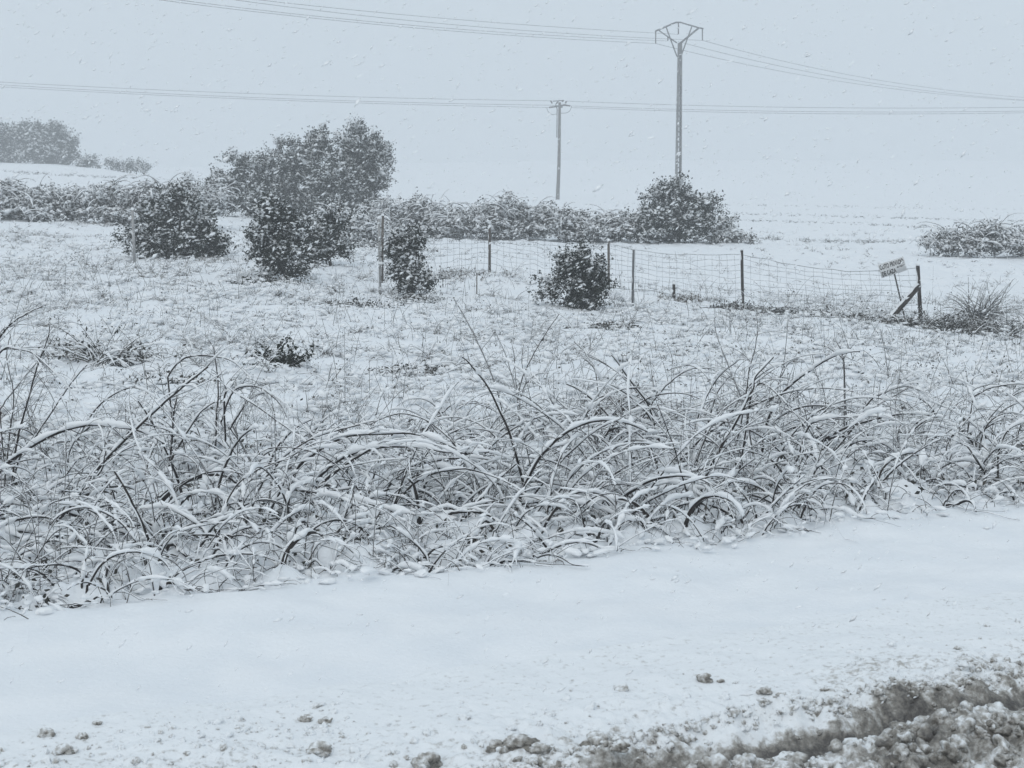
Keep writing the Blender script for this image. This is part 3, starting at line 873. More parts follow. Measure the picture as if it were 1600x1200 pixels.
# dead grass and snow pads at the roots
N3 = 3400
u = R.uniform(-3.6, 8.2, N3)
v = edge_v(u) - .02 + R.random(N3) ** 1.8 * 4.5
x, y = xy(u, v)
pos = np.stack([x, y, ground(x, y)], -1)
pk = pos[R.random(N3) < np.clip((v - edge_v(u)) * 1.6 + .25, 0, 1)]
PB, rb = blades(pk, 1, R.uniform(.08, .28, len(pk)), R, .0021)
ug.add(*tubes(PB, rb, 3), 2)
q = R.random(len(PB)) < .6
sp, sr = snow_on(PB[q], rb[q], R.uniform(.0015, .005, q.sum()), 86)
ug.add(*tubes(sp, sr, 4), 1)
pads = []
for k in range(5):
    pv_ = ICO2[0] * (1 + .9 * (vn(ICO2[0][:, 0] * 1.6 + k * 9, ICO2[0][:, 1] * 1.6 + ICO2[0][:, 2], 87) + .6 * vn(ICO2[0][:, 0] * 3.4 + k * 5, ICO2[0][:, 1] * 3.4 - ICO2[0][:, 2] * 3, 88)))[:, None]
    q = pos[R.random(N3) < np.where(v - edge_v(u) < .9, .16, .10)]
    q = q + np.stack([R.normal(0, .05, len(q)), R.normal(0, .05, len(q)), R.uniform(-.015, .05, len(q))], -1)
    fr = rot_frames(norm(R.normal(0, .3, (len(q), 3)) + (0, 0, 1)), R.random(len(q)) * 6.3)
    V, F = scatter(pv_, ICO2[1], q, fr, R.uniform(.008, .028, (len(q), 1)) * np.stack([R.uniform(.8, 2.2, len(q)), R.uniform(.6, 1.1, len(q)), R.uniform(.35, .6, len(q))], -1))
    ug.add(V, F, 1)
# dead leaves and dark litter in the hollows under the canes
q = np.repeat(pos[(R.random(N3) < .40) & (v - edge_v(u) > .25)], 5, 0)
q = q + np.stack([R.normal(0, .05, len(q)), R.normal(0, .05, len(q)), R.uniform(.0, .07, len(q))], -1)
V, F = scatter(LEAF_V, LEAF_F, q, rot_frames(rand_dirs(len(q)), R.random(len(q)) * 6.3), R.uniform(.015, .05, len(q)))
ug.add(V, F, 3)
tag(ug.build('bramble_undergrowth', [M_CANE, M_CLING, M_DRY, M_BRAMBLE]), 'tangle of thin snow-laden canes and dead grass along the verge', 'undergrowth', kind='stuff')

# the bushes whose bent stems stand out of the tangle: each stem is (pixel line, root distance, tip distance, radius, snow)
SHRUBS = [
 ('bare_shrub', 'bare shrub at the left edge with thick snow-laden arching limb', [
   ([(-25, 770), (0, 737), (31, 709), (78, 681), (134, 664), (175, 666), (228, 675), (262, 692)], 8.6, 8.4, .0085, 1.0),
   ([(-20, 850), (0, 806), (25, 801), (53, 803), (90, 807)], 8.0, 7.8, .005, 1.2)]),
 ('bare_shrub', 'upright bare shrub with forked dark twigs at the far left', [
   ([(15, 790), (25, 700), (41, 631), (56, 575), (72, 528), (75, 503)], 9.2, 9.4, .0055, .4),
   ([(15, 790), (30, 720), (62, 672), (110, 600), (135, 570)], 9.2, 9.0, .0045, .5),
   ([(5, 780), (12, 690), (20, 620), (10, 560), (18, 520)], 9.2, 9.4, .0040, .4),
   ([(-40, 600), (0, 528), (28, 500), (66, 478)], 9.0, 8.8, .0048, .5),
   ([(-40, 640), (0, 553), (30, 548), (60, 560), (110, 610), (140, 660)], 9.2, 9.0, .0045, .8),
   ([(0, 640), (20, 610), (60, 560), (85, 520)], 9.4, 9.4, .003, .5)]),
 ('bare_shrub', 'shrub with one long straight stem slanting up to the right', [
   ([(72, 850), (87, 819), (131, 762), (175, 709), (237, 647), (285, 606), (325, 575)], 8.2, 8.5, .0085, .75),
   ([(72, 850), (100, 800), (150, 745), (165, 705)], 8.2, 8.3, .006, .9),
   ([(60, 850), (110, 790), (130, 760)], 8.2, 8.1, .0075, 1.2)]),
 ('bare_shrub', 'shrub with thin tall arch and dark upright stem left of centre', [
   ([(258, 740), (266, 716), (272, 650), (278, 619)], 9.6, 9.6, .0065, .5),
   ([(262, 590), (275, 570), (297, 557), (337, 558), (369, 569), (400, 603), (430, 650)], 10.5, 10.2, .0045, .6),
   ([(336, 700), (338, 650), (340, 606), (334, 547), (328, 535)], 10.2, 10.2, .005, .4),
   ([(120, 690), (150, 640), (190, 610), (215, 607), (245, 622), (280, 650)], 9.8, 9.6, .004, .9)]),
 ('bare_shrub', 'shrub of three parallel bowed stems dipping to the right', [
   ([(352, 690), (352, 613), (385, 625), (437, 662), (480, 695), (530, 730)], 9.6, 9.2, .005, .9),
   ([(345, 660), (369, 610), (406, 605), (437, 628), (450, 650), (470, 690)], 9.8, 9.6, .0045, .8),
   ([(360, 670), (385, 630), (420, 615), (455, 640), (500, 690)], 9.9, 9.6, .004, .8),
   ([(362, 664), (390, 620), (384, 632)], 9.7, 9.6, .0045, .4)]),
 ('bare_shrub', 'low flattened bundle of thick snowy stems at lower left', [
   ([(80, 850), (95, 835), (125, 828), (175, 828), (219, 844), (266, 869), (318, 890)], 7.7, 7.4, .0075, 1.4),
   ([(105, 800), (119, 787), (162, 809), (200, 834), (259, 862), (302, 883)], 7.8, 7.5, .007, 1.4),
   ([(90, 860), (150, 855), (195, 852), (250, 875), (290, 895)], 7.5, 7.3, .007, 1.5),
   ([(120, 890), (156, 881), (234, 881), (285, 896)], 7.3, 7.1, .007, 1.6),
   ([(10, 830), (60, 850), (110, 880), (160, 895)], 7.6, 7.3, .006, 1.6)]),
 ('bare_shrub', 'shrub with the biggest double arch in the middle of the tangle', [
   ([(440, 800), (462, 737), (494, 706), (537, 683), (587, 679), (650, 680), (700, 697), (722, 708)], 8.6, 8.3, .0075, 1.1),
   ([(470, 800), (487, 759), (519, 725), (556, 706), (600, 697), (656, 697), (706, 706), (765, 706)], 8.5, 8.2, .0075, 1.1),
   ([(478, 810), (500, 760), (530, 735), (580, 705), (620, 695)], 8.4, 8.3, .008, 1.3),
   ([(420, 790), (432, 730), (480, 690), (545, 668), (600, 655)], 8.9, 8.9, .005, .9)]),
 ('bare_shrub', 'snapped stem bent at a sharp knee, half buried in snow', [
   ([(438, 835), (441, 822), (447, 790), (453, 764)], 8.0, 8.0, .0085, .4),
   ([(453, 763), (494, 769), (556, 778), (612, 794), (648, 802)], 8.0, 7.8, .007, 1.5),
   ([(415, 830), (425, 790), (450, 745)], 8.0, 8.1, .008, 1.2)]),
 ('bare_shrub', 'shrub with bowed stems right of the biggest arch', [
   ([(590, 800), (609, 756), (644, 728), (681, 719), (728, 716), (775, 722), (818, 742)], 8.8, 8.5, .0065, 1.0),
   ([(620, 800), (637, 752), (690, 738), (740, 745), (790, 770)], 8.7, 8.5, .005, .9),
   ([(655, 800), (665, 755), (690, 725), (700, 712)], 8.7, 8.7, .0075, 1.0)]),
 ('bare_shrub', 'shrub with the long dark stem arching low right of centre', [
   ([(680, 820), (700, 787), (734, 769), (781, 753), (828, 750), (875, 753), (937, 769), (1002, 789)], 8.6, 8.3, .0075, .75),
   ([(675, 815), (700, 780), (740, 752), (785, 738), (830, 735), (870, 745)], 8.7, 8.6, .005, .9),
   ([(760, 818), (775, 803), (812, 790), (853, 786), (905, 791), (940, 797)], 8.3, 8.1, .0085, 1.3),
   ([(690, 815), (706, 800), (756, 799), (787, 817), (815, 840)], 8.0, 7.8, .0075, 1.5)]),
 ('bare_shrub', 'low drooping snowy branch at the bottom of the tangle', [
   ([(470, 860), (500, 845), (550, 838), (595, 850), (632, 868)], 7.7, 7.5, .0065, 1.5),
   ([(540, 838), (565, 850), (580, 880), (598, 915)], 7.5, 7.2, .005, 1.3),
   ([(500, 850), (495, 880), (488, 915)], 7.4, 7.3, .005, .8),
   ([(355, 910), (366, 897), (390, 869), (422, 844), (470, 825)], 7.5, 7.8, .006, 1.3)]),
 ('tall_weed', 'tall sparse weed stalk leaning left in the middle of the field', [
   ([(795, 690), (775, 606), (750, 537), (731, 497), (711, 462)], 11.3, 11.4, .0042, .3)]),
 ('tall_weed', 'clump of thin upright stalks splaying apart right of the leaning stalk', [
   ([(822, 690), (816, 669), (803, 606), (787, 553), (772, 515)], 11.3, 11.5, .0036, .3),
   ([(818, 690), (809, 625), (819, 581), (847, 528), (872, 490)], 11.2, 11.4, .0040, .3),
   ([(812, 690), (808, 640), (804, 560), (800, 530)], 11.3, 11.3, .0028, .3),
   ([(835, 690), (828, 620), (815, 570), (818, 540)], 11.3, 11.3, .0028, .3),
   ([(812, 625), (822, 598), (840, 584), (856, 583)], 11.1, 11.0, .003, .7)]),
 ('bare_shrub', 'shrub with two parallel dark stems slanting up to the left', [
   ([(1015, 710), (1007, 685), (970, 645), (940, 595), (912, 550), (895, 532)], 10.0, 10.2, .0058, .45),
   ([(1000, 800), (990, 737), (975, 657), (950, 620), (930, 580), (914, 556)], 9.6, 10.0, .0055, .45),
   ([(930, 575), (915, 560), (903, 545)], 10, 10.1, .003, .3),
   ([(938, 745), (930, 690), (918, 650), (905, 635)], 9.6, 9.6, .006, .7)]),
 ('bare_shrub', 'shrub bowed in a fan just left of the long slanting stem', [
   ([(860, 760), (870, 720), (895, 685), (915, 680), (945, 695), (975, 735), (985, 760)], 9.2, 9.0, .0055, .8),
   ([(960, 700), (985, 688), (1020, 693), (1050, 710), (1060, 720)], 9.5, 9.4, .005, .5),
   ([(920, 632), (945, 618), (980, 607), (1010, 610), (1035, 630)], 10.6, 10.4, .0048, .9),
   ([(1022, 625), (1045, 598), (1075, 578), (1105, 575), (1130, 585)], 11, 10.9, .004, .8)]),
 ('bare_shrub', 'shrub with the thickest slanting stem, right of centre', [
   ([(1088, 790), (1100, 750), (1125, 700), (1147, 662), (1175, 609), (1181, 587), (1209, 556)], 9.0, 9.2, .0085, .75),
   ([(1175, 700), (1167, 647), (1155, 612), (1137, 570), (1122, 530), (1115, 497)], 9.8, 9.9, .0042, .35),
   ([(1165, 620), (1172, 575), (1183, 530), (1185, 500)], 9.9, 9.9, .0038, .35),
   ([(1175, 609), (1195, 600), (1225, 625), (1262, 668)], 9.2, 9.0, .005, .7)]),
 ('tall_weed', 'thin upright weed behind the thick slanting stem', [
   ([(1216, 600), (1219, 587), (1225, 562), (1231, 500)], 12.0, 12.0, .0032, .3),
   ([(1219, 590), (1235, 565), (1255, 562), (1268, 578)], 11.8, 11.7, .003, .8)]),
 ('tall_weed', 'forked upright weed with a crooked top in the right half', [
   ([(1326, 680), (1322, 640), (1319, 560), (1309, 534)], 11.0, 11.0, .0045, .4),
   ([(1319, 565), (1312, 556), (1292, 540)], 11, 11, .003, .3),
   ([(1318, 560), (1325, 550), (1328, 545)], 11, 11, .003, .3)]),
 ('tall_weed', 'lone thin stalk in the field below the hunting sign', [
   ([(1390, 600), (1387, 581), (1382, 540), (1376, 512)], 15.5, 15.5, .0038, .3)]),
 ('bare_shrub', 'shrub bowed flat under snow in the right half', [
   ([(1245, 720), (1262, 669), (1287, 656), (1337, 653), (1381, 656), (1415, 668)], 9.6, 9.4, .0055, 1.2),
   ([(1340, 660), (1362, 622), (1412, 603), (1441, 609)], 10.2, 10.0, .005, .9),
   ([(1300, 690), (1330, 668), (1360, 640), (1420, 608)], 10, 10, .005, .7),
   ([(1130, 755), (1150, 742), (1185, 740), (1215, 752)], 9.1, 9.0, .005, 1.3)]),
 ('bare_shrub', 'dark twisted shrub with snow caked on its bent tips at right', [
   ([(1402, 760), (1406, 734), (1412, 694), (1437, 662), (1470, 650)], 9.4, 9.3, .0065, .9),
   ([(1402, 760), (1405, 720), (1400, 680), (1408, 650)], 9.4, 9.4, .005, .5),
   ([(1445, 790), (1440, 730), (1425, 690), (1417, 655)], 9.1, 9.2, .0045, .5)]),
 ('bare_shrub', 'shrub with a dark main stem at the right edge', [
   ([(1556, 800), (1559, 770), (1559, 719), (1562, 700), (1575, 675), (1605, 660)], 9.3, 9.2, .0075, .8),
   ([(1556, 790), (1540, 740), (1515, 700), (1500, 690)], 9.3, 9.1, .005, .9),
   ([(1530, 760), (1560, 725), (1605, 710)], 9.2, 9.1, .0045, .8),
   ([(1520, 620), (1550, 605), (1600, 600), (1640, 620)], 10.5, 10.4, .0045, .9)]),
 ('bare_shrub', 'broken snowy stem leaning like a tent near the right verge', [
   ([(1235, 800), (1262, 760), (1280, 730), (1288, 732), (1305, 760)], 8.8, 8.8, .008, 1.4),
   ([(1215, 830), (1240, 770), (1262, 700)], 8.8, 8.9, .0055, .9),
   ([(1218, 828), (1250, 775), (1275, 745)], 8.7, 8.8, .0055, 1.1)]),
]
for si, (nm, lab, stems) in enumerate(SHRUBS):
    rr = np.random.default_rng(200 + si)
    K = 46
    paths, rads, ams = [], [], []
    for pts, d0, d1, r0, am in stems:
        pts = np.array(pts, float)
        dd = np.linspace(d0, d1, len(pts))
        w3 = at(pts[:, 0], pts[:, 1], dd)
        p = polyline(w3, K)
        p = p + np.cumsum(rr.normal(0, .0010, p.shape), 0)
        paths.append(p)
        rads.append(np.linspace(1, .42 if nm == 'bare_shrub' else .6, K) * r0 * (1.3 if nm == 'bare_shrub' else 1.25))
        ams.append(min(am, 1.15) * (.005 + r0 * 1.25) * (1 if am > .45 else .6))
    P, rad, ams = np.array(paths), np.array(rads), np.array(ams)
    lo = P.reshape(-1, 3)[np.argmin(P[..., 2].ravel())]
    root = np.array([lo[0], lo[1], float(ground(lo[0], lo[1]))])
    # carry each stem on down into the snow
    ext = []
    for k in range(len(P)):
        a = P[k, 0]
        gz = float(ground(a[0], a[1]))
        if a[2] > gz:
            e = np.array([a[0] + (root[0] - a[0]) * min(1, .25), a[1], gz - .03])
            ext.append((polyline([e, (e + a) / 2 + rr.normal(0, .01, 3), a], K), np.full(K, rad[k, 0]), ams[k], k))
    t = thing(nm, root, lab, 'shrub' if nm == 'bare_shrub' else 'weed', 'shrubs and weeds of the verge tangle')
    if ext:
        P = np.concatenate([P, [q[0] for q in ext]])
        rad = np.concatenate([rad, [q[1] for q in ext]])
        ams = np.concatenate([ams, [q[2] for q in ext]])
    owner = list(range(len(stems))) + [e_[3] for e_ in ext]
    for j in range(len(stems)):
        sel = [q for q in range(len(P)) if owner[q] == j]
        gs1, gn1 = cane_mesh(P[sel], rad[sel], ams[sel], 300 + si * 9 + j, 7)
        n = 18 if nm == 'bare_shrub' else 7
        k = rr.integers(8, K - 1, n)
        pj = P[j]
        tg = norm(pj[k] - pj[k - 1])
        dn = norm(tg + rr.normal(0, .6, (n, 3)) * (1, .8, .8) + (0, 0, -.1 if nm == 'bare_shrub' else .2))
        T = arches(pj[k], np.arctan2(dn[:, 1], dn[:, 0]), np.arcsin(np.clip(dn[:, 2], -1, 1)), rr.gamma(3, .065 if nm == 'bare_shrub' else .03, n), rr.uniform(.0, 1.6, n) if nm == 'bare_shrub' else rr.uniform(-.3, .3, n), 14, .09, 400 + si * 9 + j)
        T = rest_on_ground(T, .01)
        tr = taper(n, 14, rad[j, k] * rr.uniform(.28, .5, n), .45)
        gs1.add(*tubes(T, tr, 5))
        sp, sr = snow_on(T, tr, rr.uniform(.3, 1, n) * ams[j] * .65, 500 + si * 9 + j)
        gn1.add(*tubes(sp, sr, 6))
        st = gs1.build('stem', M_CANE, t)
        sn = gn1.build('snow_cover', M_CLING, st)
        sn.location = (0, 0, 0)

# ------------------------------------------------------------------ single tufts and small plants in the field
def root_at(px, py, d0):
    """where the sight line through this pixel meets the ground, near distance d0"""
    a, b = ray(px, py)
    ds = np.linspace(d0 * .6, d0 * 1.5, 400)
    z = CAMH + b * ds
    gz = ground(a * ds, ds)
    k = int(np.argmin(np.abs(z - gz)))
    return np.array([a * ds[k], ds[k], gz[k]])
def grass_clump(name, label, cat, px, py, d, n, length, spread, width, snow, seed, lean=1.0, m=M_DRY, el=(.5, 1.5), heads=None, leafy=0):
    rr = np.random.default_rng(seed)
    p = root_at(px, py, d)
    t = thing(name, p, label, cat, 'single plants in the snowy field')
    b = p + np.stack([rr.normal(0, spread, n), rr.normal(0, spread * .7, n), np.full(n, -.02)], -1)
    hd = rr.random(n) * 6.3 if heads is None else rr.normal(heads, .6, n)
    P = arches(b, hd, rr.uniform(*el, n), length * rr.uniform(.45, 1.15, n), rr.uniform(.3, 1.8, n) * lean, 10, .07, seed)
    P = rest_on_ground(P, .01)
    rad = taper(n, 10, width * rr.uniform(.6, 1.3, n), .3)
    g1 = Geo().add(*tubes(P, rad, 4))
    sp, sr = snow_on(P, rad, snow * rr.uniform(.3, 1.2, n), seed)
    g2 = Geo().add(*tubes(sp, sr, 5))
    if leafy:
        k = n * leafy
        i, j = rr.integers(0, n, k), rr.integers(2, 10, k)
        q = P[i, j] + rr.normal(0, .012, (k, 3))
        V, F = scatter(LEAF_V, LEAF_F, q, rot_frames(rand_dirs(k, rr), rr.random(k) * 6.3), rr.uniform(.025, .06, k))
        g1.add(V, F)
    g1.build('blades', m, t)
    g2.build('snow_cover', M_CLING, t)
    return t
grass_clump('grass_clump', 'tall tuft of long arching grass right of the braced post', 'grass tuft', 1530, 502, 25.5, 130, .80, .12, .009, .005, 601, .8, M_BRAMBLE)
grass_clump('grass_clump', 'flattened tuft of arching grass at the right edge past the tall tuft', 'grass tuft', 1590, 522, 24.5, 120, .55, .18, .009, .010, 602, 1.4, M_BRAMBLE)
grass_clump('fallen_weeds', 'dark flattened heap of dead weeds at the foot of the braced post', 'weeds', 1475, 512, 25.5, 620, .42, .42, .007, .004, 603, 1.3, M_BRAMBLE, (.1, 1.1), leafy=7)
grass_clump('fallen_weeds', 'dark weed clump around the foot of the black fence post', 'weeds', 1150, 484, 27.2, 240, .28, .20, .007, .004, 604, 1.3, M_BRAMBLE, (.2, 1.2), leafy=5)
grass_clump('fallen_weeds', 'dark weed clump just right of the black fence post', 'weeds', 1190, 490, 27, 260, .28, .28, .007, .004, 605, 1.3, M_BRAMBLE, (.2, 1.2), leafy=5)
grass_clump('fallen_weeds', 'sparse weeds under the mesh midway between black post and sign', 'weeds', 1255, 492, 26.8, 130, .26, .35, .005, .007, 617, 1.3, M_BRAMBLE, (.3, 1.3), leafy=4)
grass_clump('fallen_weeds', 'sparse weeds under the mesh just left of the sign', 'weeds', 1330, 500, 26.4, 130, .24, .35, .005, .007, 618, 1.3, M_BRAMBLE, (.3, 1.3), leafy=4)
grass_clump('fallen_weeds', 'dark snow-edged weeds at the foot of the sign stake', 'weeds', 1415, 508, 25.8, 150, .26, .22, .005, .006, 619, 1.5, M_BRAMBLE, (.2, 1.1), leafy=5)
grass_clump('fallen_weeds', 'dead weeds under the mesh by the grey mesh post', 'weeds', 700, 432, 30, 90, .30, .5, .005, .008, 620, .9, M_DRY, (.6, 1.5), leafy=3)
grass_clump('small_shrub', 'small dark spiky shrub alone in the field at left', 'shrub', 445, 576, 17, 34, .36, .05, .006, .009, 606, .35, M_LEAF, (.5, 1.4), leafy=26)
grass_clump('snowy_spray', 'spray of snow-laden stems leaning left in the left field', 'weeds', 150, 560, 18, 40, .55, .12, .006, .014, 607, .9, M_BRAMBLE, (.4, 1.1), 2.6, 10)
grass_clump('snowy_spray', 'spray of snow-laden stems drooping right beside the left-leaning spray', 'weeds', 175, 568, 17.5, 46, .60, .12, .006, .016, 608, 1.5, M_BRAMBLE, (.5, 1.1), -.2, 8)
grass_clump('snowy_spray', 'flattened snowy tussock drooping right in mid tangle', 'weeds', 940, 660, 12.0, 90, .50, .06, .004, .008, 609, 1.7, M_DRY, (.5, 1.2), -.2, 3)
grass_clump('leafy_weed', 'dark leafy weed showing under snow below the ragged oak', 'weeds', 415, 443, 26.5, 50, .25, .25, .005, .009, 610, 1.5, M_LEAF, (.2, 1.0), leafy=12)
grass_clump('leafy_weed', 'low dark weeds under the slim leaning oak', 'weeds', 650, 470, 26, 60, .35, .25, .005, .012, 611, 1.4, M_BRAMBLE, (.3, 1.1), leafy=6)
grass_clump('leafy_weed', 'low weed patch in the field below the ragged oak pair', 'weeds', 555, 478, 24, 60, .22, .28, .005, .012, 612, 1.4, M_BRAMBLE, (.3, 1.1), leafy=9)
grass_clump('leafy_weed', 'low weed clump right below the compact dark oak', 'weeds', 955, 512, 24, 80, .22, .22, .005, .010, 613, 1.4, M_BRAMBLE, (.3, 1.1), leafy=9)
grass_clump('leafy_weed', 'dark flat weed patch in the field left of the tall stalks', 'weeds', 645, 580, 16.5, 60, .20, .22, .004, .012, 614, 1.6, M_BRAMBLE, (.1, .9), leafy=8)
grass_clump('leafy_weed', 'dark flat weed patch in the field above the tall thin arch', 'weeds', 265, 600, 16, 50, .22, .18, .005, .016, 615, 1.6, M_BRAMBLE, (.1, .8), leafy=8)
grass_clump('leafy_weed', 'patch of dead pinkish weeds near the stub beyond the field', 'weeds', 1065, 470, 27.5, 60, .25, .20, .004, .006, 616, 1.2, M_DRY, (.4, 1.3), leafy=5)

# ------------------------------------------------------------------ fence, posts, sign
def post_points(px0, py0, px1, py1, d):
    """foot on the ground at distance d, top where the photograph shows it"""
    a = at(px0, py0, d)
    a = np.array([a[0], a[1], float(ground(a[0], a[1]))])
    b = at(px1, py1, d)
    return a, b
def post_mesh(a, b, r, sides=8, cap=True):
    g = Geo()
    a = a - np.array([0, 0, .12])
    bar(g, a, b, r, sides, 0, r * .92)
    s = Geo()
    if cap:
        V, F = ICO2
        s.add(V * (r * 1.15, r * 1.15, r * 1.0) + b + (0, 0, r * .5), F)
    dirn = norm((b - a)[None])[0]
    # snow plastered on the windward side
    off = np.array([-1, -.35, .1]) * r * .55
    n = 16
    tt = np.linspace(.18, .97, n)
    pth = a + (b - a) * tt[:, None] + off
    rr = r * .62 * np.clip(.55 + 1.4 * vn(tt * 13 + a[0] * 5, tt * 0 + 1, 3), .05, 1.1)
    s2 = Geo().add(*tubes(pth[None], rr[None], 6))
    return g, s, s2
fence_px = [(597, 455, 598, 337, 29.0, .028, M_WOOD), (765, 430, 765, 355, 31.0, .030, M_WOOD), (951, 455, 951, 376, 29.5, .026, M_WOOD),
            (1161, 482, 1159, 391, 27.5, .028, M_DARKWOOD), (1440, 506, 1434, 415, 26.0, .034, M_DARKWOOD)]
fa = [post_points(*q[:5]) for q in fence_px]
fence = thing('wire_fence', fa[2][0], 'sagging wire mesh fence on thin posts crossing the field', 'fence')
for (a, b), q in zip(fa, fence_px):
    g, s, s2 = post_mesh(a, b, q[5])
    po = g.build('post', q[6], fence)
    for nm_, s_ in (('snow_cap', s), ('snow_strip', s2)):
        s_.build(nm_, M_CLING, po).location = (0, 0, 0)
mesh_g = Geo()
for k in range(len(fa) - 1):
    (a0, b0), (a1, b1) = fa[k], fa[k + 1]
    span = np.linalg.norm(a1 - a0)
    n = 14
    tt = np.linspace(0, 1, n)[:, None]
    lo = a0 + (a1 - a0) * tt
    lo[:, 2] = np.maximum(lo[:, 2] * 0 + ground(lo[:, 0], lo[:, 1]), -9) + .04
    hi = b0 + (b1 - b0) * tt - (0, 0, .06)
    sag = (np.sin(tt[:, 0] * math.pi) * (.05 + .03 * k))
    hi[:, 2] -= sag
    rows = 9
    for r_ in range(rows):
        f_ = (r_ / (rows - 1)) ** .85
        p = lo + (hi - lo) * f_
        p = p + R.normal(0, .012, p.shape)
        V, F = tubes(p[None], np.full((1, n), .0045 if r_ in (0, rows - 1) else .0028), 4)
        mesh_g.add(V, F)
    m = int(span / .16)
    for j in range(1, m):
        f_ = j / m
        q0 = np.array([np.interp(f_, tt[:, 0], lo[:, i]) for i in range(3)])
        q1 = np.array([np.interp(f_, tt[:, 0], hi[:, i]) for i in range(3)])
        p = polyline([q0, (q0 + q1) / 2 + R.normal(0, .012, 3), q1], 6)
        V, F = tubes(p[None], np.full((1, 6), .0023), 4)
        mesh_g.add(V, F)
mesh_g.build('wire_mesh', M_FWIRE, fence)
a, b = fa[-1]
top = a + (b - a) * .66
foot = at(1388, 512, 25.8)
foot[2] = float(ground(foot[0], foot[1])) - .05
gb, gsn = Geo(), Geo()
bar(gb, foot, top, .052, 8, 0, .046)
gb.build('brace', M_DARKWOOD, fence)
pth = np.linspace(0, 1, 20)[:, None] * (top - foot) + foot
dr = norm((top - foot)[None])[0]
upv = np.array([0, 0, 1.0]) - dr[2] * dr
upv /= np.linalg.norm(upv)
gsn.add(*tubes((pth + upv * .042)[None], (.030 * np.clip(.8 + .9 * vn(np.linspace(0, 9, 20), np.zeros(20), 4), .2, 1.3))[None], 6))
gsn.build('brace_snow', M_CLING, fence)

for px0, py0, px1, py1, d, r_, lab in [(211, 425, 207, 328, 29, .030, 'pale leaning post standing alone in front of the widest oak'),
                                       (594, 458, 592, 342, 27.5, .028, 'pale thin post just left of a darker fence post'),
                                       (988, 487, 990, 390, 26, .022, 'thin grey metal post right of the compact dark oak')]:
    a, b = post_points(px0, py0, px1, py1, d)
    t = thing('fence_post', a, lab, 'post', 'lone posts in front of the fence')
    g, s, s2 = post_mesh(a, b, r_)
    g.build('post_shaft', M_POST if r_ > .025 else M_STEEL, t)
    s.build('snow_cap', M_CLING, t)
    s2.build('snow_strip', M_CLING, t)
for px, py, h_, d, lab in [(1053, 466, 22, 27.5, 'short dark stub of a post right of the thin metal post'), (692, 452, 18, 27, 'short thin stake left of the first mesh fence post'),
                           (745, 460, 34, 26, 'thin pale stake in the field below the grey mesh fence post')]:
    p = root_at(px, py, d)
    q = at(px, py - h_, p[1])
    t = thing('stake', p, lab, 'stake', 'short stakes in the field')
    g, s, s2 = post_mesh(p, q, .030 if h_ == 22 else .012)
    g.build('stake_shaft', M_DARKWOOD if h_ < 30 else M_WOOD, t)
    s.build('snow_cap', M_CLING, t)
    s2.build('snow_strip', M_CLING, t)

# sign
D_S = 25.9
foot = at(1418, 506, D_S)
foot[2] = float(ground(foot[0], foot[1]))
topp = at(1398, 428, D_S)
sign = thing('hunting_sign', foot, 'crooked white hunting-ground sign on a thin leaning black stake', 'sign')
g = Geo()
bar(g, foot - (0, 0, .1), topp + (topp - foot) * .18, .013, 6)
g.build('stake_shaft', M_DARKWOOD, sign)
pc = at(1394.5, 418, D_S - .03)
ang = math.atan2(13.0, 40.0)
bw, bh = 41 / FPX * D_S, 21.5 / FPX * D_S
ca, sa = math.cos(ang), math.sin(ang)
MR = np.array([[ca, 0, -sa], [0, 1, 0], [sa, 0, ca]])
g = Geo()
box_geo(g, *pc, bw, .012, bh, 0, MR)
board = g.build('board', M_BOARD, sign)
def text_mesh(body, size, name):
    cu = bpy.data.curves.new(name, 'FONT')
    cu.body = body
    cu.size = size
    cu.extrude = .0015
    cu.offset = size * .022
    cu.space_character = 1.02
    o = bpy.data.objects.new(name, cu)
    COL.objects.link(o)
    bpy.context.view_layer.update()
    me = bpy.data.meshes.new_from_object(o.evaluated_get(bpy.context.evaluated_depsgraph_get()))
    V = np.array([v_.co[:] for v_ in me.vertices])
    F = [list(p.vertices) for p in me.polygons]
    bpy.data.objects.remove(o)
    bpy.data.meshes.remove(me)
    return V, F
tg_ = []
def add_text(body, x0, x1, z0, z1):
    V, F = text_mesh(body, 1.0, 'lettering')
    mn, mx = V.min(0), V.max(0)
    V = (V - mn) / np.maximum(1e-6, mx - mn)
    W_ = np.stack([(x0 + V[:, 0] * (x1 - x0)) * bw, -.0065 - .003 + .002 * V[:, 2], (z0 + V[:, 1] * (z1 - z0)) * bh], -1)
    W_ = W_ @ MR.T + pc
    tg_.append((W_, F))
add_text('COTO PRIVADO', -.47, .46, .08, .43)
add_text('DE CAZA', -.45, .10, -.42, -.08)
add_text('M-10317', .16, .47, -.14, -.02)
Vt, Ft, off = [], [], 0
for V, F in tg_:
    Vt.append(V)
    Ft += [[i + off for i in f] for f in F]
    off += len(V)
me = bpy.data.meshes.new('lettering')
me.from_pydata(np.concatenate(Vt).tolist(), [], Ft)
me.materials.append(M_INK)
lo_ = bpy.data.objects.new('lettering', me)
COL.objects.link(lo_)
lo_.parent = board
lo_.location = (0, 0, 0)
g = Geo()
p0, p1 = MR @ np.array([-bw * .5, 0, bh * .5]) + pc, MR @ np.array([bw * .5, 0, bh * .5]) + pc
pp = p0 + (p1 - p0) * np.linspace(.02, .98, 18)[:, None] + (0, 0, .006)
g.add(*tubes(pp[None], (.014 * np.clip(.7 + vn(np.linspace(0, 7, 18), np.zeros(18), 8), .2, 1.2))[None], 6))
g.build('snow_cap', M_CLING, sign)

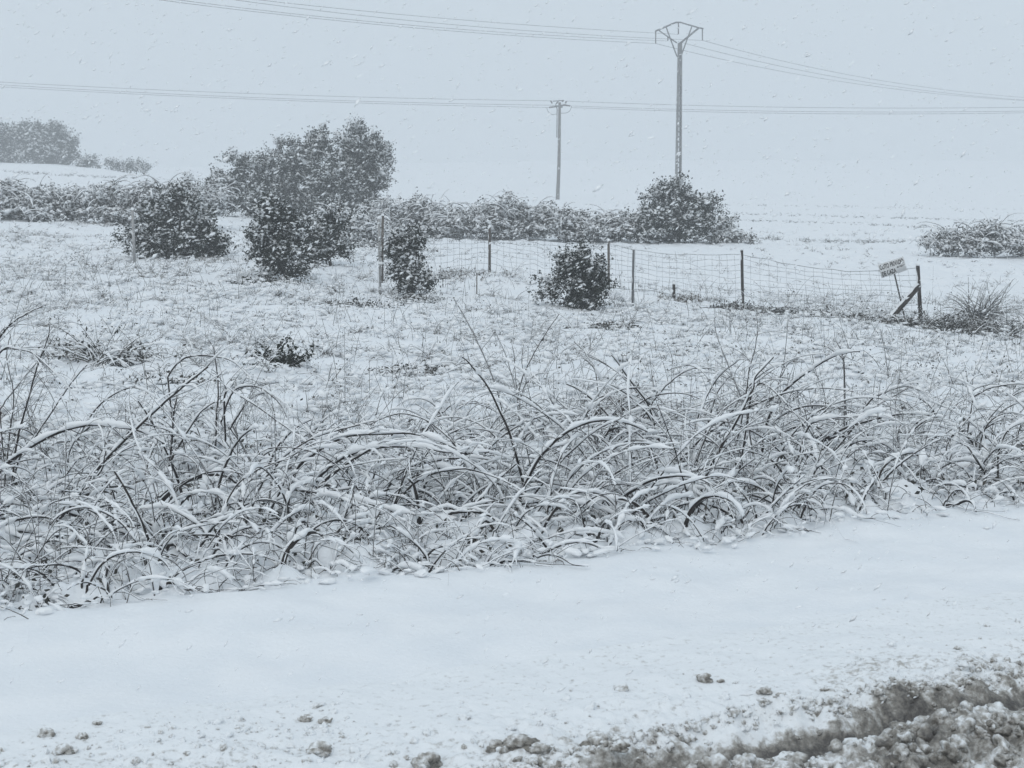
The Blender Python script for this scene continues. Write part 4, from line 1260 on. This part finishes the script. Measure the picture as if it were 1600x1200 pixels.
# ------------------------------------------------------------------ pylon and pole
D_P = 112.0
pb = at(1059.5, 312, D_P)
pb[2] = float(ground(pb[0], pb[1]))
pt = at(1060.5, 67, D_P)
pyl = thing('electricity_pylon', pb, 'tall pale concrete lattice pylon with arched steel head', 'pylon')
PX = D_P / FPX                                  # metres to one photograph pixel at the pylon
yaw = math.radians(24)
cyw, syw = math.cos(yaw), math.sin(yaw)
def prot(v_):                                   # local pylon coordinates to world
    v_ = np.atleast_2d(np.asarray(v_, float))
    return np.stack([pb[0] + v_[:, 0] * cyw - v_[:, 1] * syw, pb[1] + v_[:, 0] * syw + v_[:, 1] * cyw, pb[2] + v_[:, 2]], -1)
H = pt[2] - pb[2]
g = Geo()
w0, w1 = .205, .12                               # half widths at foot and top
def hw(z): return w0 + (w1 - w0) * z / H
nseg = 25
# two faces with ladder openings, closed flanges left and right
for sx in (-1, 1):
    a, b = prot([[sx * (w0 - .06), 0, -.3]])[0], prot([[sx * (w1 - .05), 0, H]])[0]
    P4 = []
    for zz in np.linspace(-.3, H, 8):
        h_ = hw(zz)
        P4.append([[sx * h_, -.12 - .04 * (1 - zz / H), zz], [sx * h_, .12 + .04 * (1 - zz / H), zz], [sx * (h_ - .06), .12 + .04 * (1 - zz / H), zz], [sx * (h_ - .06), -.12 - .04 * (1 - zz / H), zz]])
    P4 = prot(np.array(P4).reshape(-1, 3))
    F = []
    for k in range(7):
        for e in range(4):
            F.append([k * 4 + e, k * 4 + (e + 1) % 4, k * 4 + 4 + (e + 1) % 4, k * 4 + 4 + e])
    F.append([28, 29, 30, 31])
    g.add(P4, F)
for k in range(nseg):
    zz = H * (.02 + .78 * k / (nseg - 1))
    h_ = hw(zz) - .055
    V = np.array([[a * h_, b * .10, zz + c_ * .05] for a in (-1, 1) for b in (-1, 1) for c_ in (-1, 1)])
    g.add(prot(V), [[0, 1, 3, 2], [4, 6, 7, 5], [0, 4, 5, 1], [2, 3, 7, 6], [0, 2, 6, 4], [1, 5, 7, 3]])
V = np.array([[a * (hw(H) - .045), b * .11, z_] for a in (-1, 1) for b in (-1, 1) for z_ in (H * .80, H)])
g.add(prot(V), [[0, 1, 3, 2], [4, 6, 7, 5], [0, 4, 5, 1], [2, 3, 7, 6], [0, 2, 6, 4], [1, 5, 7, 3]])
g.build('pole', M_CONC, pyl, smooth=False)
def hp(px, py, dy=0.0): return at(px, py, D_P + dy)
tipL, apL, apR, kinkR, tipR = hp(1024.5, 48.5, -1.0), hp(1056, 35, -.05), hp(1063, 35, .05), hp(1092.5, 43.5, .9), hp(1098.5, 44.8, 1.1)
g = Geo()
bar(g, tipL, apL, .065, 6)
bar(g, apL, apR, .06, 6)
bar(g, apR, kinkR, .05, 6)
bar(g, kinkR, tipR, .06, 6)
bar(g, hp(1092, 43.5, .85), hp(1063, 67.5, -.05), .07, 6)
bar(g, hp(1030, 48, -.8), hp(1057.5, 67, -.05), .045, 6)
bar(g, hp(1041, 43, -.5), hp(1058, 89, 0), .045, 6)
bar(g, hp(1081.5, 40, .6), hp(1064, 88, 0), .045, 6)
bar(g, hp(1063, 66, -.2), hp(1062.5, 92, -.2), .06, 6)
g.build('crossarm', M_STEEL, pyl)
INS = [(1024.5, 48.5, 68, -1.0), (1060, 35, 53.5, 0), (1097.5, 45, 63, 1.1), (1043.5, 58, 63.8, -.45)]
for px, y0, y1, dy in INS:
    g = Geo()
    a, b = hp(px, y0, dy), hp(px, y1, dy)
    n = 25
    tt = np.linspace(0, 1, n)
    pth = a + (b - a) * tt[:, None]
    V, F = tubes(pth[None], (.030 + .022 * ((np.arange(n) // 1) % 2))[None], 8)
    g.add(V, F)
    g.build('insulator', M_INS, pyl)

D_W = 141.0
wb = at(871, 313, D_W)
wb[2] = float(ground(wb[0], wb[1]))
wt = at(874.5, 160, D_W)
pole = thing('utility_pole', wb, 'slender weathered wooden pole behind the brambles left of the pylon', 'utility pole')
g = Geo()
pth = polyline([wb - (0, 0, .3), wb * .6 + wt * .4 + (.06, 0, 0), wt], 14)
V, F = tubes(pth[None], np.linspace(.19, .12, 14)[None], 8)
g.add(V, F)
g.build('pole_shaft', M_WOOD, pole)
g = Geo()
def wp(px, py, dy=0.0): return at(px, py, D_W + dy)
bar(g, wp(870.5, 170), wp(870, 215), .05, 5)
bar(g, wp(870.5, 170), wp(868, 163), .05, 5)
g.build('cable_pipe', M_CONC, pole)
g = Geo()
bar(g, wp(866, 166.5, -1.0), wp(884, 164, 1.0), .085, 6)
bar(g, wp(864, 158, -.4), wp(881, 157, .4), .05, 6)
g.build('crossarm', M_STEEL, pole)
for a, b in [((860.5, 157.5), (863, 161.5)), ((872, 158), (869, 162.5)), ((880.5, 157), (878, 158.5)), ((885, 158), (883.2, 161.5)), ((867, 166.5), (858, 168)), ((880, 164), (891, 165.5)), ((877.5, 168.5), (878.5, 163.5))]:
    g = Geo()
    p0, p1 = wp(*a), wp(*b)
    n = 13
    pth = p0 + (p1 - p0) * np.linspace(0, 1, n)[:, None]
    V, F = tubes(pth[None], (.05 + .04 * (np.arange(n) % 2))[None], 7)
    g.add(V, F)
    g.build('insulator', M_INS, pole)
g = Geo()
for pts in ([(854, 168), (857, 175), (863, 179), (870, 178)], [(893, 166), (891, 172), (886, 176), (876, 177)]):
    p = polyline([wp(*q) for q in pts], 14)
    g.add(*tubes(p[None], np.full((1, 14), .022), 4))
g.build('jumper_cable', M_WIRE, pole)

def wire(label, group, pts, d0, d1, r):
    """a hanging wire: a sagging line through the points, its distance running from d0 to d1"""
    pts = np.array(pts, float)
    cf = np.polyfit(pts[:, 0], pts[:, 1], 2)
    n = 60
    xs = np.linspace(pts[0, 0], pts[-1, 0], n)
    ys = np.polyval(cf, xs)
    ys += np.interp(xs, pts[[0, -1], 0], pts[[0, -1], 1] - np.polyval(cf, pts[[0, -1], 0]))
    f = (xs - pts[0, 0]) / (pts[-1, 0] - pts[0, 0])
    dd = 1 / (1 / d0 + (1 / d1 - 1 / d0) * f)
    p = at(xs, ys, dd)
    o = Geo().add(*tubes(p[None], np.full((1, n), r), 5)).build('power_line', M_WIRE)
    tag(o, label, 'power line', group)
GA, GB, GC = 'wires left of the pylon', 'wires right of the pylon', 'wires of the wooden pole line'
def lw(pts, y_end):
    pts = np.array(pts, float)
    cf = np.polyfit(pts[:, 0], pts[:, 1], 2)
    return [(-260, np.polyval(cf, -260))] + [tuple(q) for q in pts]
for lab, pts in [('topmost of the four wires running up left from the pylon', [(403, 0), (640, 24), (980, 50), (1060, 53.5)]),
                 ('second highest of the four wires running up left from the pylon', [(365, 0), (640, 32), (980, 59), (1097.5, 63)]),
                 ('third of the four wires running up left from the pylon', [(277, 0), (640, 39.5), (980, 63), (1043, 64)]),
                 ('lowest of the four wires running up left from the pylon', [(250, 0), (640, 43), (980, 66.5), (1024.5, 68)])]:
    wire(lab, GA, lw(pts, 0), 70, D_P, .012)
for lab, pts in [('highest of the three wires falling right from the pylon', [(1097.5, 63), (1160, 79), (1380, 127), (1600, 151), (1760, 158)]),
                 ('middle of the three wires falling right from the pylon', [(1060, 53.5), (1076, 71), (1160, 90), (1380, 133), (1600, 155), (1760, 162)][2:]),
                 ('lowest of the three wires falling right from the pylon', [(1024.5, 68), (1070, 77), (1160, 97), (1380, 137), (1600, 157), (1760, 161)])]:
    if len(pts) == 4: pts = [(1060, 65)] + pts
    wire(lab, GB, pts, D_P, 190, .015)
for lab, pts in [('highest wire left of the wooden pole', [(-200, 116), (0, 125), (440, 148.7), (640, 154.6), (861, 157.5)]),
                 ('middle wire left of the wooden pole', [(-200, 119), (0, 129.5), (440, 155), (640, 160.5), (866, 164.5)]),
                 ('lowest wire left of the wooden pole', [(-200, 123), (0, 133), (440, 157.7), (640, 163.3), (858, 168)])]:
    wire(lab, GC, pts, 141, D_W, .016)
for lab, pts in [('highest wire right of the wooden pole, behind the pylon', [(885, 158), (1160, 166.4), (1380, 169), (1600, 167), (1800, 163)]),
                 ('middle wire right of the wooden pole, behind the pylon', [(891, 165.5), (1160, 173.3), (1380, 175), (1600, 173), (1800, 169)]),
                 ('lowest wire right of the wooden pole, behind the pylon', [(893, 168), (1160, 176.3), (1380, 178), (1600, 175.5), (1800, 171)])]:
    wire(lab, GC, pts, D_W, 141, .016)

# ------------------------------------------------------------------ falling snow
n = 170000
d = np.concatenate([R.random(n) ** (1 / 2.7) * 48 + 1.9, R.random(900) ** .5 * 3.0 + 1.5, R.random(7000) ** .45 * 7 + 3])
n = len(d)
x, zc = R.uniform(-.42, .42, n) * d, R.uniform(-.33, .25, n) * d
z = CAMH + zc
k = (z > ground(x, d) + .02) & (z < 14)
x, d, z = x[k], d[k], z[k]
n = len(x)
fr = rot_frames(norm(np.array([.75, .1, .5]) + R.normal(0, .25, (n, 3))), R.random(n) * 6.3)
sz = R.gamma(4, .00062, n) + .0012
near = d < 4
sz[near] = np.minimum(sz[near] * .72, .0034 * np.clip(d[near] / 3, .5, 1.2))
V1, F1 = scatter(*ICO1, np.stack([x, d, z], -1)[near], fr[near], sz[near, None] * R.uniform(.7, 1.1, (near.sum(), 3)) * (.7, .65, 2.6))
V2, F2 = scatter(OCT_V, OCT_F, np.stack([x, d, z], -1)[~near], fr[~near], sz[~near, None] * R.uniform(.8, 1.2, (n - near.sum(), 3)) * (.9, .75, 2.4))
g = Geo().add(V1, F1).add(V2, F2)
tag(g.build('falling_snow', M_FLAKE), 'snowflakes driven on the wind through the whole air', 'snowfall', kind='stuff')

# ------------------------------------------------------------------ snow-laden air
g = Geo()
box_geo(g, 0, 330, 20, 1500, 800, 84)
hz = g.build('haze', [], smooth=False)
hz.data.materials.clear()
m = bpy.data.materials.new('haze')
m.use_nodes = True
t = m.node_tree
for nd in list(t.nodes):
    if nd.type == 'BSDF_PRINCIPLED': t.nodes.remove(nd)
pv = t.nodes.new('ShaderNodeVolumePrincipled')
pv.inputs['Color'].default_value = (.93, .95, .97, 1)
pv.inputs['Density'].default_value = HAZE_DENSITY
pv.inputs['Anisotropy'].default_value = 0.2
t.links.new(pv.outputs[0], [x_ for x_ in t.nodes if x_.type == 'OUTPUT_MATERIAL'][0].inputs['Volume'])
hz.data.materials.append(m)
tag(hz, 'pale haze of falling snow filling the air', 'haze', kind='stuff')
bpy.context.view_layer.update()
zs = [v_.co.z for v_ in bpy.data.objects['snow_field'].data.vertices]
print('GROUND z range', min(zs), max(zs))
